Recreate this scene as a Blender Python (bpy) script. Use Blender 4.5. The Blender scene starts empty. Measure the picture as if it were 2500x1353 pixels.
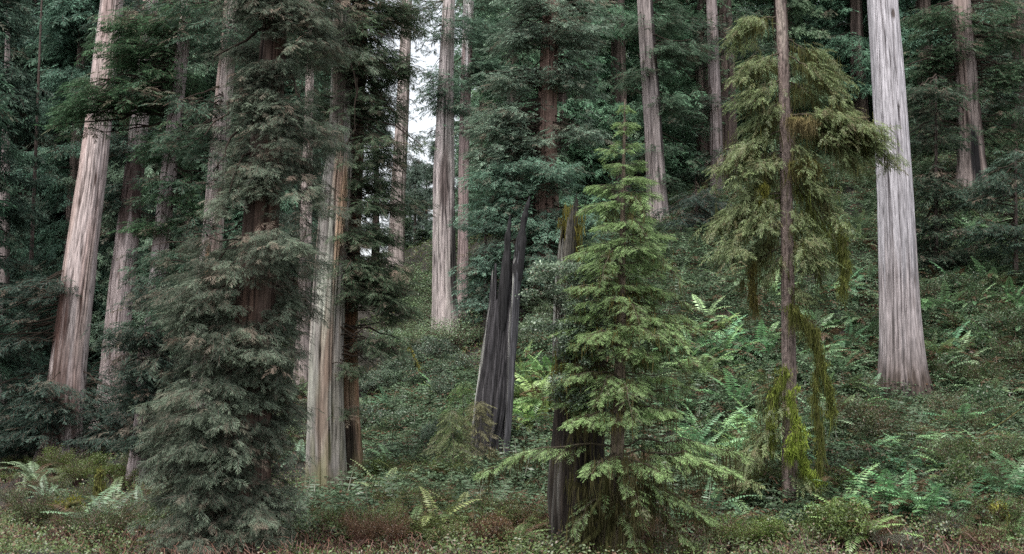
import bpy, math
import numpy as np
from mathutils import Vector

# ------------------------------------------------------------------ set-up
W, H, F, TILT = 2500.0, 1353.0, 2681.0, math.radians(6.0)
CT, ST = math.cos(TILT), math.sin(TILT)
R = np.random.default_rng(11)
scene = bpy.context.scene
COL = scene.collection
PI, TAU = math.pi, 2 * math.pi


def P(px, py, d):
    """world point that lies d metres in front of the viewpoint and is seen at (px, py) of the photograph"""
    a, b = (px - W / 2) / F, (H / 2 - py) / F
    y = CT - b * ST
    return np.array([a / y * d, d, (ST + b * CT) / y * d])


def mpp(d):
    return d / F


# ------------------------------------------------------------------ noise
def _h(ix, iy, iz, seed):
    h = (ix * 374761393 + iy * 668265263 + iz * 1274126177 + seed * 974711) & 0xFFFFFFFF
    h = ((h ^ (h >> 13)) * 1103515245) & 0xFFFFFFFF
    h = ((h ^ (h >> 16)) * 2246822519) & 0xFFFFFFFF
    return ((h ^ (h >> 15)) & 0xFFFFFF) / float(0xFFFFFF)


def vn(x, y, z, seed=0):
    x, y, z = np.broadcast_arrays(np.asarray(x, float), np.asarray(y, float), np.asarray(z, float))
    ix, iy, iz = (np.floor(v).astype(np.int64) for v in (x, y, z))
    fx, fy, fz = x - ix, y - iy, z - iz
    fx, fy, fz = (f * f * (3 - 2 * f) for f in (fx, fy, fz))
    o = 0
    for a in (0, 1):
        for b in (0, 1):
            for c in (0, 1):
                wgt = (fx if a else 1 - fx) * (fy if b else 1 - fy) * (fz if c else 1 - fz)
                o = o + wgt * _h(ix + a, iy + b, iz + c, seed)
    return o


def sstep(a, b, x):
    t = np.clip((x - a) / (b - a), 0, 1)
    return t * t * (3 - 2 * t)


# ------------------------------------------------------------------ mesh helpers
class Geo:
    """collects vertices, quads and a 4-float attribute; builds ONE mesh"""

    def __init__(self):
        self.v, self.f, self.a, self.m, self.n = [], [], [], [], 0

    def add(self, v, f, a, mat=0):
        v = np.asarray(v, float).reshape(-1, 3)
        f = np.asarray(f, np.int64).reshape(-1, 4)
        self.v.append(v)
        self.f.append(f + self.n)
        a = np.asarray(a, float)
        if a.ndim == 1:
            a = np.tile(a, (len(v), 1))
        if a.shape[1] == 3:
            a = np.concatenate([a, np.ones((len(a), 1))], 1)
        self.a.append(a)
        self.m.append(np.full(len(f), mat, np.int32))
        self.n += len(v)
        return self

    def mesh(self, name, mats, origin=(0, 0, 0), smooth=False):
        v = np.concatenate(self.v) - np.asarray(origin, float)
        f = np.concatenate(self.f)
        a = np.concatenate(self.a)
        me = bpy.data.meshes.new(name)
        me.vertices.add(len(v))
        me.vertices.foreach_set("co", v.astype(np.float32).ravel())
        me.loops.add(f.size)
        me.loops.foreach_set("vertex_index", f.astype(np.int32).ravel())
        me.polygons.add(len(f))
        me.polygons.foreach_set("loop_start", np.arange(0, f.size, 4, dtype=np.int32))
        me.polygons.foreach_set("loop_total", np.full(len(f), 4, np.int32))
        me.polygons.foreach_set("material_index", np.concatenate(self.m))
        if smooth:
            me.polygons.foreach_set("use_smooth", np.ones(len(f), bool))
        at = me.attributes.new("leaf", "FLOAT_COLOR", "POINT")
        at.data.foreach_set("color", a.astype(np.float32).ravel())
        for m in (mats if isinstance(mats, (list, tuple)) else [mats]):
            me.materials.append(m)
        me.update(calc_edges=True)
        return me


def link(name, me, parent=None, color=None, loc=None):
    o = bpy.data.objects.new(name, me)
    COL.objects.link(o)
    if parent is not None:
        o.parent = parent
    if color is not None:
        o.color = (*color, 1)
    if loc is not None:
        o.location = loc
    return o


def root(name, loc, label, cat, group=None):
    o = bpy.data.objects.new(name, None)
    COL.objects.link(o)
    o.empty_display_size = 0.3
    o.location = [float(c) for c in loc]
    return tag(o, label, cat, group)


def tag(o, label=None, cat=None, group=None, kind=None):
    for k, v in (("label", label), ("category", cat), ("group", group), ("kind", kind)):
        if v:
            o[k] = v
    return o


def tube(g, pts, rad, seg=6, attr=(.5, .5, 0), mat=0):
    pts = np.asarray(pts, float)
    rad = np.asarray(rad, float) * np.ones(len(pts))
    t = np.gradient(pts, axis=0)
    t /= np.linalg.norm(t, axis=1)[:, None] + 1e-9
    up = np.where(np.abs(t[:, 2:3]) > .9, np.array([[1., 0, 0]]), np.array([[0, 0, 1.]]))
    u = np.cross(up, t)
    u /= np.linalg.norm(u, axis=1)[:, None] + 1e-9
    w = np.cross(t, u)
    an = np.arange(seg) / seg * TAU
    v = pts[:, None] + rad[:, None, None] * (np.cos(an)[None, :, None] * u[:, None] + np.sin(an)[None, :, None] * w[:, None])
    n = len(pts)
    i, j = np.meshgrid(np.arange(n - 1), np.arange(seg), indexing="ij")
    a = i * seg + j
    b = i * seg + (j + 1) % seg
    f = np.stack([a, b, b + seg, a + seg], -1).reshape(-1, 4)
    g.add(v.reshape(-1, 3), f, np.asarray(attr, float), mat)


# ------------------------------------------------------------------ materials
def N(nt, t, **kw):
    n = nt.nodes.new(t)
    for k, v in kw.items():
        setattr(n, k, v)
    return n


def new_mat(name):
    m = bpy.data.materials.new(name)
    m.use_nodes = True
    nt = m.node_tree
    nt.nodes.clear()
    return m, nt, N(nt, "ShaderNodeOutputMaterial")


def mixc(nt, a, b, fac, mode="MIX"):
    n = N(nt, "ShaderNodeMix", data_type="RGBA", blend_type=mode)
    L = nt.links.new
    for s, v in ((n.inputs[0], fac), (n.inputs[6], a), (n.inputs[7], b)):
        if hasattr(v, "is_output"):
            L(v, s)
        elif isinstance(v, (int, float)):
            s.default_value = v
        else:
            s.default_value = (*v, 1)
    return n.outputs[2]


def maths(nt, op, a, b):
    n = N(nt, "ShaderNodeMath", operation=op)
    for s, v in zip(n.inputs, (a, b)):
        if hasattr(v, "is_output"):
            nt.links.new(v, s)
        else:
            s.default_value = v
    return n.outputs[0]


def leaf_mat(name, tipcol=(1.9, 1.8, 1.5), dry=(.15, .10, .075), transl=.3, gloss=.05, rough=.45):
    """foliage: object colour x per-spray tint, paler at the tips, some dry brown sprays; partly translucent"""
    m, nt, out = new_mat(name)
    L = nt.links.new
    at = N(nt, "ShaderNodeAttribute", attribute_name="leaf")
    sp = N(nt, "ShaderNodeSeparateColor")
    L(at.outputs["Color"], sp.inputs[0])
    oi = N(nt, "ShaderNodeObjectInfo")
    t = maths(nt, "MULTIPLY_ADD", sp.outputs[0], 1.0)
    t.node.inputs[2].default_value = .45
    base = mixc(nt, oi.outputs["Color"], t, 1.0, "MULTIPLY")
    tip = mixc(nt, base, tipcol, 1.0, "MULTIPLY")
    c = mixc(nt, base, tip, sp.outputs[1])
    c = mixc(nt, c, dry, sp.outputs[2])
    d = N(nt, "ShaderNodeBsdfDiffuse")
    L(c, d.inputs[0])
    tr = N(nt, "ShaderNodeBsdfTranslucent")
    L(c, tr.inputs[0])
    mx = N(nt, "ShaderNodeMixShader")
    mx.inputs[0].default_value = transl
    L(d.outputs[0], mx.inputs[1])
    L(tr.outputs[0], mx.inputs[2])
    gl = N(nt, "ShaderNodeBsdfGlossy")
    gl.inputs["Roughness"].default_value = rough
    m2 = N(nt, "ShaderNodeMixShader")
    m2.inputs[0].default_value = gloss
    L(mx.outputs[0], m2.inputs[1])
    L(gl.outputs[0], m2.inputs[2])
    L(m2.outputs[0], out.inputs[0])
    return m


def bark_mat(name, sx=14., sz=1.3, lo=.55, hi=1.4, bump=.5):
    """bark: the ridge and furrow colours carried by the mesh, times fine vertical fibres, with bump"""
    m, nt, out = new_mat(name)
    L = nt.links.new
    at = N(nt, "ShaderNodeAttribute", attribute_name="leaf")
    tc = N(nt, "ShaderNodeTexCoord")
    mp = N(nt, "ShaderNodeMapping")
    mp.inputs["Scale"].default_value = (sx, sx, sz)
    L(tc.outputs["Object"], mp.inputs[0])
    no = N(nt, "ShaderNodeTexNoise")
    no.inputs["Scale"].default_value = 1.0
    no.inputs["Detail"].default_value = 5
    no.inputs["Roughness"].default_value = .65
    L(mp.outputs[0], no.inputs["Vector"])
    mr = N(nt, "ShaderNodeMapRange")
    mr.inputs[1].default_value, mr.inputs[2].default_value = .34, .66
    mr.inputs[3].default_value, mr.inputs[4].default_value = lo, hi
    L(no.outputs[0], mr.inputs[0])
    c = mixc(nt, at.outputs["Color"], mr.outputs[0], 1.0, "MULTIPLY")
    b = N(nt, "ShaderNodeBump")
    b.inputs["Strength"].default_value = bump
    b.inputs["Distance"].default_value = .03
    L(no.outputs[0], b.inputs["Height"])
    p = N(nt, "ShaderNodeBsdfPrincipled")
    p.inputs["Roughness"].default_value = .9
    p.inputs["Specular IOR Level"].default_value = .2
    L(c, p.inputs["Base Color"])
    L(b.outputs[0], p.inputs["Normal"])
    L(p.outputs[0], out.inputs[0])
    return m


def ground_mat():
    m, nt, out = new_mat("forest_soil")
    L = nt.links.new
    tc = N(nt, "ShaderNodeTexCoord")
    n1 = N(nt, "ShaderNodeTexNoise")
    n1.inputs["Scale"].default_value = .7
    n1.inputs["Detail"].default_value = 8
    n2 = N(nt, "ShaderNodeTexNoise")
    n2.inputs["Scale"].default_value = 9
    n2.inputs["Detail"].default_value = 6
    L(tc.outputs["Object"], n1.inputs["Vector"])
    L(tc.outputs["Object"], n2.inputs["Vector"])
    r = N(nt, "ShaderNodeValToRGB")
    e = r.color_ramp.elements
    e[0].position, e[0].color = .35, (0.0060, 0.0065, 0.0040, 1)
    e[1].position, e[1].color = .68, (0.0140, 0.0180, 0.0070, 1)
    k = e.new(.52)
    k.color = (0.0175, 0.0110, 0.0075, 1)
    L(n1.outputs[0], r.inputs[0])
    c = mixc(nt, r.outputs[0], (.014, .012, .008), n2.outputs[0])
    b = N(nt, "ShaderNodeBump")
    b.inputs["Distance"].default_value = .15
    L(n2.outputs[0], b.inputs["Height"])
    p = N(nt, "ShaderNodeBsdfPrincipled")
    p.inputs["Roughness"].default_value = .95
    L(c, p.inputs["Base Color"])
    L(b.outputs[0], p.inputs["Normal"])
    L(p.outputs[0], out.inputs[0])
    return m


M_RED = leaf_mat("redwood_foliage", (2.3, 2.2, 1.85), (.19, .14, .11), .3, .012, .5)
M_FAR = leaf_mat("conifer_foliage", (2.0, 1.95, 1.6), (.10, .08, .06), .35, .01)
M_HEM = leaf_mat("hemlock_foliage", (2.1, 2.05, 1.6), (.16, .13, .09), .4, .02)
M_SPR = leaf_mat("spruce_foliage", (1.9, 1.9, 1.6), (.16, .13, .07), .35, .02)
M_MOSS = leaf_mat("hanging_moss", (1.35, 1.35, 1.1), (.10, .088, .05), .35, .0)
M_FERN = leaf_mat("fern_frond", (1.7, 1.65, 1.5), (.085, .042, .026), .25, .03, .4)
M_LEAF = leaf_mat("broad_leaf", (1.6, 1.6, 1.3), (.15, .08, .05), .3, .04, .45)
M_TWIG = leaf_mat("twig", (1.3, 1.25, 1.2), (.08, .06, .05), .0, .02)
M_BARK = bark_mat("redwood_bark")
M_FINE = bark_mat("scaly_bark", 16, 7, .5, 1.45, .7)
M_CHAR = bark_mat("charred_wood", 16, 1.2, .35, 1.7, .6)
M_GND = ground_mat()

# ------------------------------------------------------------------ terrain
CTRL = [(-400, 1345, 24.5), (300, 1345, 24.5), (900, 1347, 25), (1390, 1370, 24), (2000, 1353, 25), (2500, 1340, 25), (3000, 1330, 25),
        (150, 1120, 59), (-400, 1120, 59), (370, 1010, 72), (0, 1085, 76), (275, 1040, 64), (560, 1130, 50), (740, 900, 60),
        (810, 1235, 34), (900, 1100, 44), (955, 950, 54), (1090, 850, 62), (1130, 775, 70), (967, 665, 85), (1040, 690, 78),
        (1190, 1150, 35), (1290, 950, 44), (1330, 700, 62), (1600, 520, 72), (1750, 480, 76), (1800, 800, 46), (1740, 700, 52),
        (1925, 1268, 29), (2205, 985, 42), (2380, 460, 63), (2480, 800, 46), (2800, 780, 46), (2480, 560, 58), (2060, 760, 49),
        (2460, 1150, 31), (1700, 1120, 33), (2090, 1110, 34),
        (2450, 300, 82), (1800, 400, 92), (1200, 560, 97), (1020, 600, 105), (700, 760, 100), (300, 1010, 105), (-500, 1030, 105)]
_cw = np.array([P(*c) for c in CTRL])
_ex = [(-60, 10, -3.6), (0, 10, -3.6), (60, 10, -3.2), (-80, 60, -4), (-90, 130, -3), (-40, 140, 0), (0, 150, 15), (40, 150, 32),
       (90, 140, 40), (75, 60, 22), (70, 30, 5)]
_cw = np.concatenate([_cw, np.array(_ex, float)])


def _phi(r):
    return np.where(r > 1e-6, r * r * np.log(np.maximum(r, 1e-6)), 0)


_n = len(_cw)
_A = np.zeros((_n + 3, _n + 3))
_A[:_n, :_n] = _phi(np.hypot(_cw[:, None, 0] - _cw[None, :, 0], _cw[:, None, 1] - _cw[None, :, 1])) + np.eye(_n) * 5
_A[:_n, _n:] = np.c_[np.ones(_n), _cw[:, :2]]
_A[_n:, :_n] = _A[:_n, _n:].T
_S = np.linalg.solve(_A, np.r_[_cw[:, 2], 0, 0, 0])


def gz(x, y):
    x, y = np.broadcast_arrays(np.asarray(x, float), np.asarray(y, float))
    xc, yc = np.clip(x, -80, 85), np.clip(y, 10, 145)
    z = _S[_n] + _S[_n + 1] * xc + _S[_n + 2] * yc
    for i in range(_n):
        z = z + _S[i] * _phi(np.hypot(xc - _cw[i, 0], yc - _cw[i, 1]))
    out = np.hypot(x - xc, y - yc)
    z = z * np.exp(-out / 400) + .35 * (vn(x * .4, y * .4, 0, 3) - .5) + .16 * (vn(x * 1.3, y * 1.3, 0, 4) - .5)
    return z


def hit(px, py, d0=20., d1=140.):
    d = np.linspace(d0, d1, 481)
    q = np.array([P(px, py, k) for k in d])
    below = q[:, 2] < gz(q[:, 0], q[:, 1])
    i = int(np.argmax(below)) if below.any() else len(d) - 1
    return np.array([q[i, 0], q[i, 1], float(gz(q[i, 0], q[i, 1]))])


xs = np.unique(np.r_[np.linspace(-900, -90, 14), np.linspace(-90, 90, 241), np.linspace(90, 900, 14)])
ys = np.unique(np.r_[np.linspace(-300, 8, 8), np.linspace(8, 150, 200), np.linspace(150, 1200, 14)])
gx, gy = np.meshgrid(xs, ys)
gzz = gz(gx, gy)
G = Geo()
nx, ny = len(xs), len(ys)
i, j = np.meshgrid(np.arange(ny - 1), np.arange(nx - 1), indexing="ij")
a = i * nx + j
G.add(np.stack([gx, gy, gzz], -1), np.stack([a, a + 1, a + nx + 1, a + nx], -1), (.5, .5, 0))
tag(link("ground", G.mesh("ground", M_GND, smooth=True)), kind="structure")


# ------------------------------------------------------------------ foliage templates
def spray_tpl(nsh, seed, spread=.34, wid=.03, droop=.28, ang=52, hang=.3):
    """a flat needle spray along +X, unit length: side shoots as slim diamonds on both sides of an arching axis"""
    r = np.random.default_rng(seed)
    n2 = nsh // 2
    t = np.linspace(.06, .97, n2)
    t = np.repeat(t, 2) + r.uniform(-.03, .03, n2 * 2)
    side = np.tile([1, -1], n2)
    ln = spread * (np.sin(np.pi * np.clip(t * .8 + .16, 0, 1)) ** .8) * r.uniform(.65, 1.25, len(t))
    an = np.radians(ang - 22 * t + r.uniform(-20, 20, len(t))) * side
    t = np.r_[t, .82]
    ln = np.r_[ln, .22]
    an = np.r_[an, 0]
    b = np.stack([t, np.zeros_like(t), -droop * t ** 2], -1)
    dr = np.stack([np.cos(an), np.sin(an), -hang * r.uniform(.1, 1.5, len(t)) - droop * t], -1)
    dr /= np.linalg.norm(dr, axis=1)[:, None]
    tip = b + dr * ln[:, None]
    sd = np.cross(dr, np.array([0, 0, 1.]) + r.normal(0, .45, (len(t), 3)))
    sd /= np.linalg.norm(sd, axis=1)[:, None]
    mid = b + dr * ln[:, None] * .42
    w = wid * (.7 + ln / spread * .5)
    v = np.stack([b, mid + sd * w[:, None], tip, mid - sd * w[:, None]], 1)
    tp = np.stack([.1 + .2 * t, .25 + .3 * t, .55 + .45 * t, .25 + .3 * t], 1)
    # the brown axis of the spray
    ax = np.linspace(0, .95, 4)
    av = []
    for k in range(3):
        p0, p1 = np.array([ax[k], 0, -droop * ax[k] ** 2]), np.array([ax[k + 1], 0, -droop * ax[k + 1] ** 2])
        o = np.array([0, .007, 0])
        av.append([p0 - o, p1 - o * .7, p1 + o * .7, p0 + o])
    v = np.concatenate([v, np.array(av)])
    tp = np.concatenate([tp, np.zeros((3, 4))])
    dryax = np.concatenate([np.zeros((len(t), 4)), np.ones((3, 4)) * .8])
    return v.reshape(-1, 3), tp.reshape(-1), dryax.reshape(-1)


T_NEAR = [spray_tpl(18, s, .42, .017, .24, 52, .35) for s in range(6)]
T_MID = [spray_tpl(14, 20 + s, .42, .026, .24, 52, .3) for s in range(5)]
T_FAR = [spray_tpl(10, 40 + s, .46, .042, .26, 52, .3) for s in range(5)]
T_HEM = [spray_tpl(22, 60 + s, .36, .0145, .26, 56, .2) for s in range(5)]
T_SPR = [spray_tpl(18, 80 + s, .32, .020, .35, 50, .3) for s in range(5)]


def place(g, tpls, pos, dirs, sc, tint, dry=None, roll=.35, mat=0, wide=1.0):
    n = len(pos)
    if not n:
        return
    X = dirs / (np.linalg.norm(dirs, axis=1)[:, None] + 1e-9)
    up = np.tile([0, 0, 1.], (n, 1)) + R.normal(0, roll, (n, 3))
    Y = np.cross(up, X)
    Y /= np.linalg.norm(Y, axis=1)[:, None] + 1e-9
    Z = np.cross(X, Y)
    M = np.stack([X, Y * wide, Z], -1) * sc[:, None, None]
    dry = np.zeros(n) if dry is None else dry
    which = R.integers(0, len(tpls), n)
    for k, (v, tp, dx) in enumerate(tpls):
        s = np.where(which == k)[0]
        if not len(s):
            continue
        V = np.einsum("nij,vj->nvi", M[s], v) + pos[s, None]
        at = np.stack([np.broadcast_to(tint[s, None], (len(s), len(v))), np.broadcast_to(tp, (len(s), len(v))),
                       np.maximum(dry[s, None], dx[None])], -1)
        g.add(V.reshape(-1, 3), np.arange(len(s) * len(v)).reshape(-1, 4), at.reshape(-1, 3), mat)


def boughs(g, tpls, pos, out, size, k=9, fan=75, pitch=(-6, 28), tint=None, dryp=.06, mat=0, dome=.3):
    """each bough: a domed fan of k sprays that reaches outwards and droops"""
    n = len(pos)
    if not n:
        return
    out = out.copy()
    out[:, 2] = 0
    out /= np.linalg.norm(out, axis=1)[:, None] + 1e-9
    size = np.ones(n) * size
    u = R.uniform(-1, 1, (n, k))
    a = np.radians(fan) * u
    ca, sa = np.cos(a), np.sin(a)
    ox, oy = out[:, None, 0], out[:, None, 1]
    dx, dy = ox * ca - oy * sa, ox * sa + oy * ca
    rr = R.uniform(-.15, .65, (n, k)) * size[:, None]
    p = pos[:, None] + np.stack([dx * rr, dy * rr, -dome * size[:, None] * (u ** 2 * .6 + (rr / size[:, None]) ** 2) + R.normal(0, .07, (n, k)) * size[:, None]], -1)
    pt = np.radians(R.uniform(*pitch, (n, k)))
    dirs = np.stack([dx, dy, -np.tan(pt)], -1) + R.normal(0, .12, (n, k, 3))
    sc = size[:, None] * R.uniform(.38, .72, (n, k))
    tb = R.uniform(.15, .9, n) if tint is None else tint
    tt = np.clip(tb[:, None] + R.normal(0, .15, (n, k)), 0, 1.2)
    db = (R.random(n) < dryp)[:, None] * R.uniform(.3, .9, (n, k)) + (R.random((n, k)) < dryp) * .5
    place(g, tpls, p.reshape(-1, 3), dirs.reshape(-1, 3), sc.ravel(), tt.ravel(), np.clip(db, 0, 1).ravel(), mat=mat)


def limb(g, p0, p1, r0, sag=.1, n=7, mat=0, attr=(.03, .022, .016), wig=.05):
    t = np.linspace(0, 1, n)[:, None]
    L = np.linalg.norm(p1 - p0)
    q = p0 + (p1 - p0) * t
    q[:, 2] += (sag * L * 4 * t * (1 - t))[:, 0]
    q[1:-1] += R.normal(0, wig * L * .5, (n - 2, 3))
    tube(g, q, np.linspace(r0, r0 * .25, n), 5, attr, mat)


def strands(g, pts, n, ln, w, tint=(.2, .9), mat=0, wob=.25):
    """hanging moss: slim two-piece strands below the given points"""
    pts = np.asarray(pts, float)
    i = R.integers(0, len(pts), n)
    p = pts[i] + R.normal(0, .05, (n, 3))
    L = R.uniform(ln[0], ln[1], n)
    az = R.uniform(0, TAU, n)
    s = np.stack([np.cos(az), np.sin(az), np.zeros(n)], -1) * (w * R.uniform(.5, 1.4, n))[:, None]
    d1 = np.stack([R.normal(0, wob, n) * .4, R.normal(0, wob, n) * .4, -np.ones(n)], -1) * (L * .5)[:, None]
    d2 = np.stack([R.normal(0, wob, n), R.normal(0, wob, n), -np.ones(n)], -1) * (L * .5)[:, None]
    a, b, c = p, p + d1, p + d1 + d2
    v = np.stack([a - s * .7, a + s * .7, b + s, b - s, b - s, b + s, c + s * .15, c - s * .15], 1)
    tt = R.uniform(tint[0], tint[1], n)
    tp = np.tile([.9, .9, .5, .5, .5, .5, .2, .2], (n, 1))
    dr = (R.random(n) < .25) * R.uniform(.2, .8, n)
    at = np.stack([np.repeat(tt[:, None], 8, 1), tp, np.repeat(dr[:, None], 8, 1)], -1)
    g.add(v.reshape(-1, 3), np.arange(n * 8).reshape(-1, 4), at.reshape(-1, 3), mat)


# ------------------------------------------------------------------ trunks
PALE = dict(ridge=(.40, .335, .315), fiss=(.07, .05, .045))
ROSE = dict(ridge=(.36, .30, .295), fiss=(.07, .045, .038))
WHITE = dict(ridge=(.40, .378, .40), fiss=(.07, .06, .065))
RUST = dict(ridge=(.17, .115, .09), fiss=(.03, .02, .015))
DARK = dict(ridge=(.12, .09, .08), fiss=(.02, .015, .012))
GREY = dict(ridge=(.36, .32, .29), fiss=(.06, .05, .045))


def axis_of(pts, d):
    q = np.array([[*P(p[0], p[1], d), p[2] * mpp(d) * .5] for p in pts])
    return q[np.argsort(q[:, 2])]


def trunk(parent, origin, pts, d, style, seed, top=None, freq=None, depth=.10, seg=128, dz=.22, flare=.35, flutes=.045, mossy=0., warm=0., burn=None,
          lichen=0., mat=None, zs=.22, patch=None, name="trunk", dark_low=0.):
    """pts: (px, py, width px) measured on the photograph along the stem at distance d"""
    ax = axis_of(pts, d)
    base = origin[2] - .6
    ztop = ax[-1, 2] + (18 if top is None else top)
    zz = np.arange(base, ztop, dz)
    slope = (ax[-1, :3] - ax[0, :3]) / max(ax[-1, 2] - ax[0, 2], .1)
    lo = ax[0] + 0
    lo = np.r_[ax[0, :3] + slope * (base - ax[0, 2]), ax[0, 3]]
    if abs(base - ax[0, 2]) > .05:
        ax = np.vstack([lo, ax])
    hi = np.r_[ax[-1, :3] + slope * (ztop - ax[-1, 2]), ax[-1, 3] * (.35 if ztop - ax[-1, 2] > 4 else .9)]
    ax = np.vstack([ax, hi])
    cx, cy, cr = (np.interp(zz, ax[:, 2], ax[:, k]) for k in (0, 1, 3))
    hgt = zz - origin[2]
    cr = cr * (1 + flare * np.exp(-np.maximum(hgt, 0) / 1.1))
    th = np.arange(seg) / seg * TAU
    Th, Z = np.meshgrid(th, zz)
    C, S = np.cos(Th), np.sin(Th)
    Rm = float(np.median(cr))
    s = freq or max(3.2, Rm / max(.055, .00135 * d))
    wx = (vn(C * 2, S * 2, Z * .35, seed + 5) - .5) * .9
    n1 = vn(C * s + wx, S * s - wx, Z * zs, seed)
    n2 = vn(C * s * 2.1 + wx, S * s * 2.1, Z * zs * 2.2, seed + 1)
    n3 = vn(C * s * .5, S * s * .5, Z * .5, seed + 2)
    n4 = vn(C * s * 1.6 + 3, S * s * 1.6, Z * 1.6, seed + 12)
    cav = np.clip(np.abs(2 * n1 - 1) * 4.2, 0, 1) * .62 + np.clip(np.abs(2 * n2 - 1) * 3.2, 0, 1) * .38
    lob = (vn(C * 1.3, S * 1.3, Z * .06, seed + 9) - .5) * 2
    low = np.exp(-np.maximum(Z - origin[2], 0) / 3.5)
    Rr = cr[:, None] * (1 + depth * (cav - .8) + (flutes * (.5 + 2.0 * low)) * lob + .03 * (n3 - .5))
    v = np.stack([cx[:, None] + Rr * C, cy[:, None] + Rr * S, Z], -1)
    cav = np.clip(cav - .32 * sstep(.6, .84, n4), 0, 1)
    rid, fis = np.array(style["ridge"]), np.array(style["fiss"])
    k = sstep(.08, .75, cav)[..., None]
    big = vn(C * 1.6, S * 1.6, Z * .22, seed + 3)[..., None]
    col = fis * (1 - k) + rid * k
    col = col * (.78 + .45 * big)
    band = vn(C * s * .8, S * s * .8, Z * .05, seed + 4)[..., None]
    col = col * (.72 + .56 * band)
    if warm:
        wq = sstep(.5, .72, vn(C * 1.5 + 4, S * 1.5, Z * .17, seed + 6))[..., None] * warm
        col = col * (1 - wq) + col * np.array([1.15, .8, .6]) * wq
    if lichen:
        lq = sstep(.42, .68, vn(C * 2.2 + 9, S * 2.2, Z * .3, seed + 7))[..., None] * lichen * k
        col = col * (1 - lq) + np.array([.36, .38, .31]) * lq
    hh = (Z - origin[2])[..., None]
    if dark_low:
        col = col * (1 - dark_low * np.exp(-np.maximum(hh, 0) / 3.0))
    if mossy:
        mq = mossy * np.exp(-np.maximum(hh, 0) / 2.0) * sstep(.35, .65, vn(C * 3, S * 3, Z * 1.2, seed + 8))[..., None]
        col = col * (1 - mq) + np.array([.11, .12, .035]) * mq
    for (pf) in (patch or []):
        # (cos side, cos width, z centre, z half, colour, amount)
        q = np.exp(-((C - pf[0]) / pf[1]) ** 2) * np.exp(-((Z - pf[2]) / pf[3]) ** 2) * (S < .4)
        q = (sstep(.25, .75, q + (n3 - .5) * .6 + (n2 - .5) * .35) * pf[5])[..., None]
        col = col * (1 - q) + np.array(pf[4]) * (.35 + .65 * k) * q
    nr = len(zz)
    i, j = np.meshgrid(np.arange(nr - 1), np.arange(seg), indexing="ij")
    a = i * seg + j
    b = i * seg + (j + 1) % seg
    g = Geo()
    g.add(v, np.stack([a, b, b + seg, a + seg], -1), col.reshape(-1, 3))
    o = link(name, g.mesh(name, mat or M_BARK, origin, True), parent)
    return o, (lambda z: np.array([np.interp(z, zz, cx), np.interp(z, zz, cy), z]))


def clumps(parent, origin, axis, d, spec, tpls, mat, color, limbs=.3, k=9, dryp=.06, depth_scale=1.0, sz=None, name="crown", yoff=0, outward=.75):
    """spec rows: (px, py, rx, ry, boughs, bough size m): clusters of boughs hung round the stem axis"""
    g, gl = Geo(), Geo()
    for (px, py, rx, ry, n, size) in spec:
        n = int(n * 2.5)
        c = P(px, py, d)
        c[1] += yoff
        rad = np.array([rx * mpp(d), rx * mpp(d) * depth_scale, ry * mpp(d)])
        nc = max(2, n // 7)
        u = R.normal(0, 1, (nc, 3))
        u /= np.linalg.norm(u, axis=1)[:, None]
        u *= (R.random(nc) ** .45)[:, None]
        own = R.integers(0, nc, n)
        p = (c + u * rad)[own] + R.normal(0, 1, (n, 3)) * size * np.array([.5, .5, .13])
        A = np.array([axis(z) for z in p[:, 2]])
        out = p - A
        out[:, 2] = 0
        out /= np.linalg.norm(out, axis=1)[:, None] + 1e-9
        out = out * outward + R.normal(0, .45, (n, 3)) + np.array([0, -.25, 0])
        sizes = size * R.uniform(.65, 1.25, n)
        boughs(g, tpls, p, out, sizes, k, dryp=dryp)
        for q in np.where(R.random(n) < limbs)[0]:
            st = axis(p[q, 2] + R.uniform(-.5, 1.2))
            limb(g, st, p[q] - np.array([0, 0, .05]), .02 + .012 * np.linalg.norm(p[q] - st), sag=R.uniform(-.05, .14), mat=1)
    link(name, g.mesh(name, [mat, M_BARK], origin), parent, color)


def base_of(px, d):
    x = P(px, 900, d)[0]
    return np.array([x, d, float(gz(x, d))])


# ================================================================== HERO TREES
def zpx(py, d, px=1250):
    return P(px, py, d)[2]


# 1 leaning pale redwood on the left
d = 58
o = base_of(148, d)
r = root("redwood_tree", o, "thick pale redwood leaning right, its bare trunk nearest the left edge", "tree")
_, axf = trunk(r, o, [(150, 1110, 98), (165, 905, 86), (180, 780, 80), (196, 640, 76), (222, 450, 68), (240, 300, 62), (258, 140, 58), (274, 0, 54)], d, ROSE, 1,
               warm=.25, lichen=.1, patch=[(-.5, .8, zpx(790, d), 2.6, (.075, .042, .034), 1.), (-.3, 1.2, zpx(1000, d), 3, (.10, .065, .055), .9), (-.9, .35, zpx(560, d), 4, (.2, .14, .12), .5), (.1, .6, zpx(480, d), 6, (.60, .50, .48), .55)])
clumps(r, o, axf, d, [(90, 700, 75, 45, 26, 1.1), (170, 705, 50, 18, 10, .8), (60, 800, 80, 60, 26, 1.2), (120, 930, 110, 55, 46, 1.2), (200, 1000, 110, 70, 60, 1.2), (90, 1040, 110, 60, 50, 1.2),
                         (110, 850, 30, 30, 7, .8), (330, 30, 30, 30, 6, 1.), (225, 210, 40, 25, 8, 1.)], T_MID, M_RED, (.026, .044, .038), limbs=.35, dryp=.05)

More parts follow.
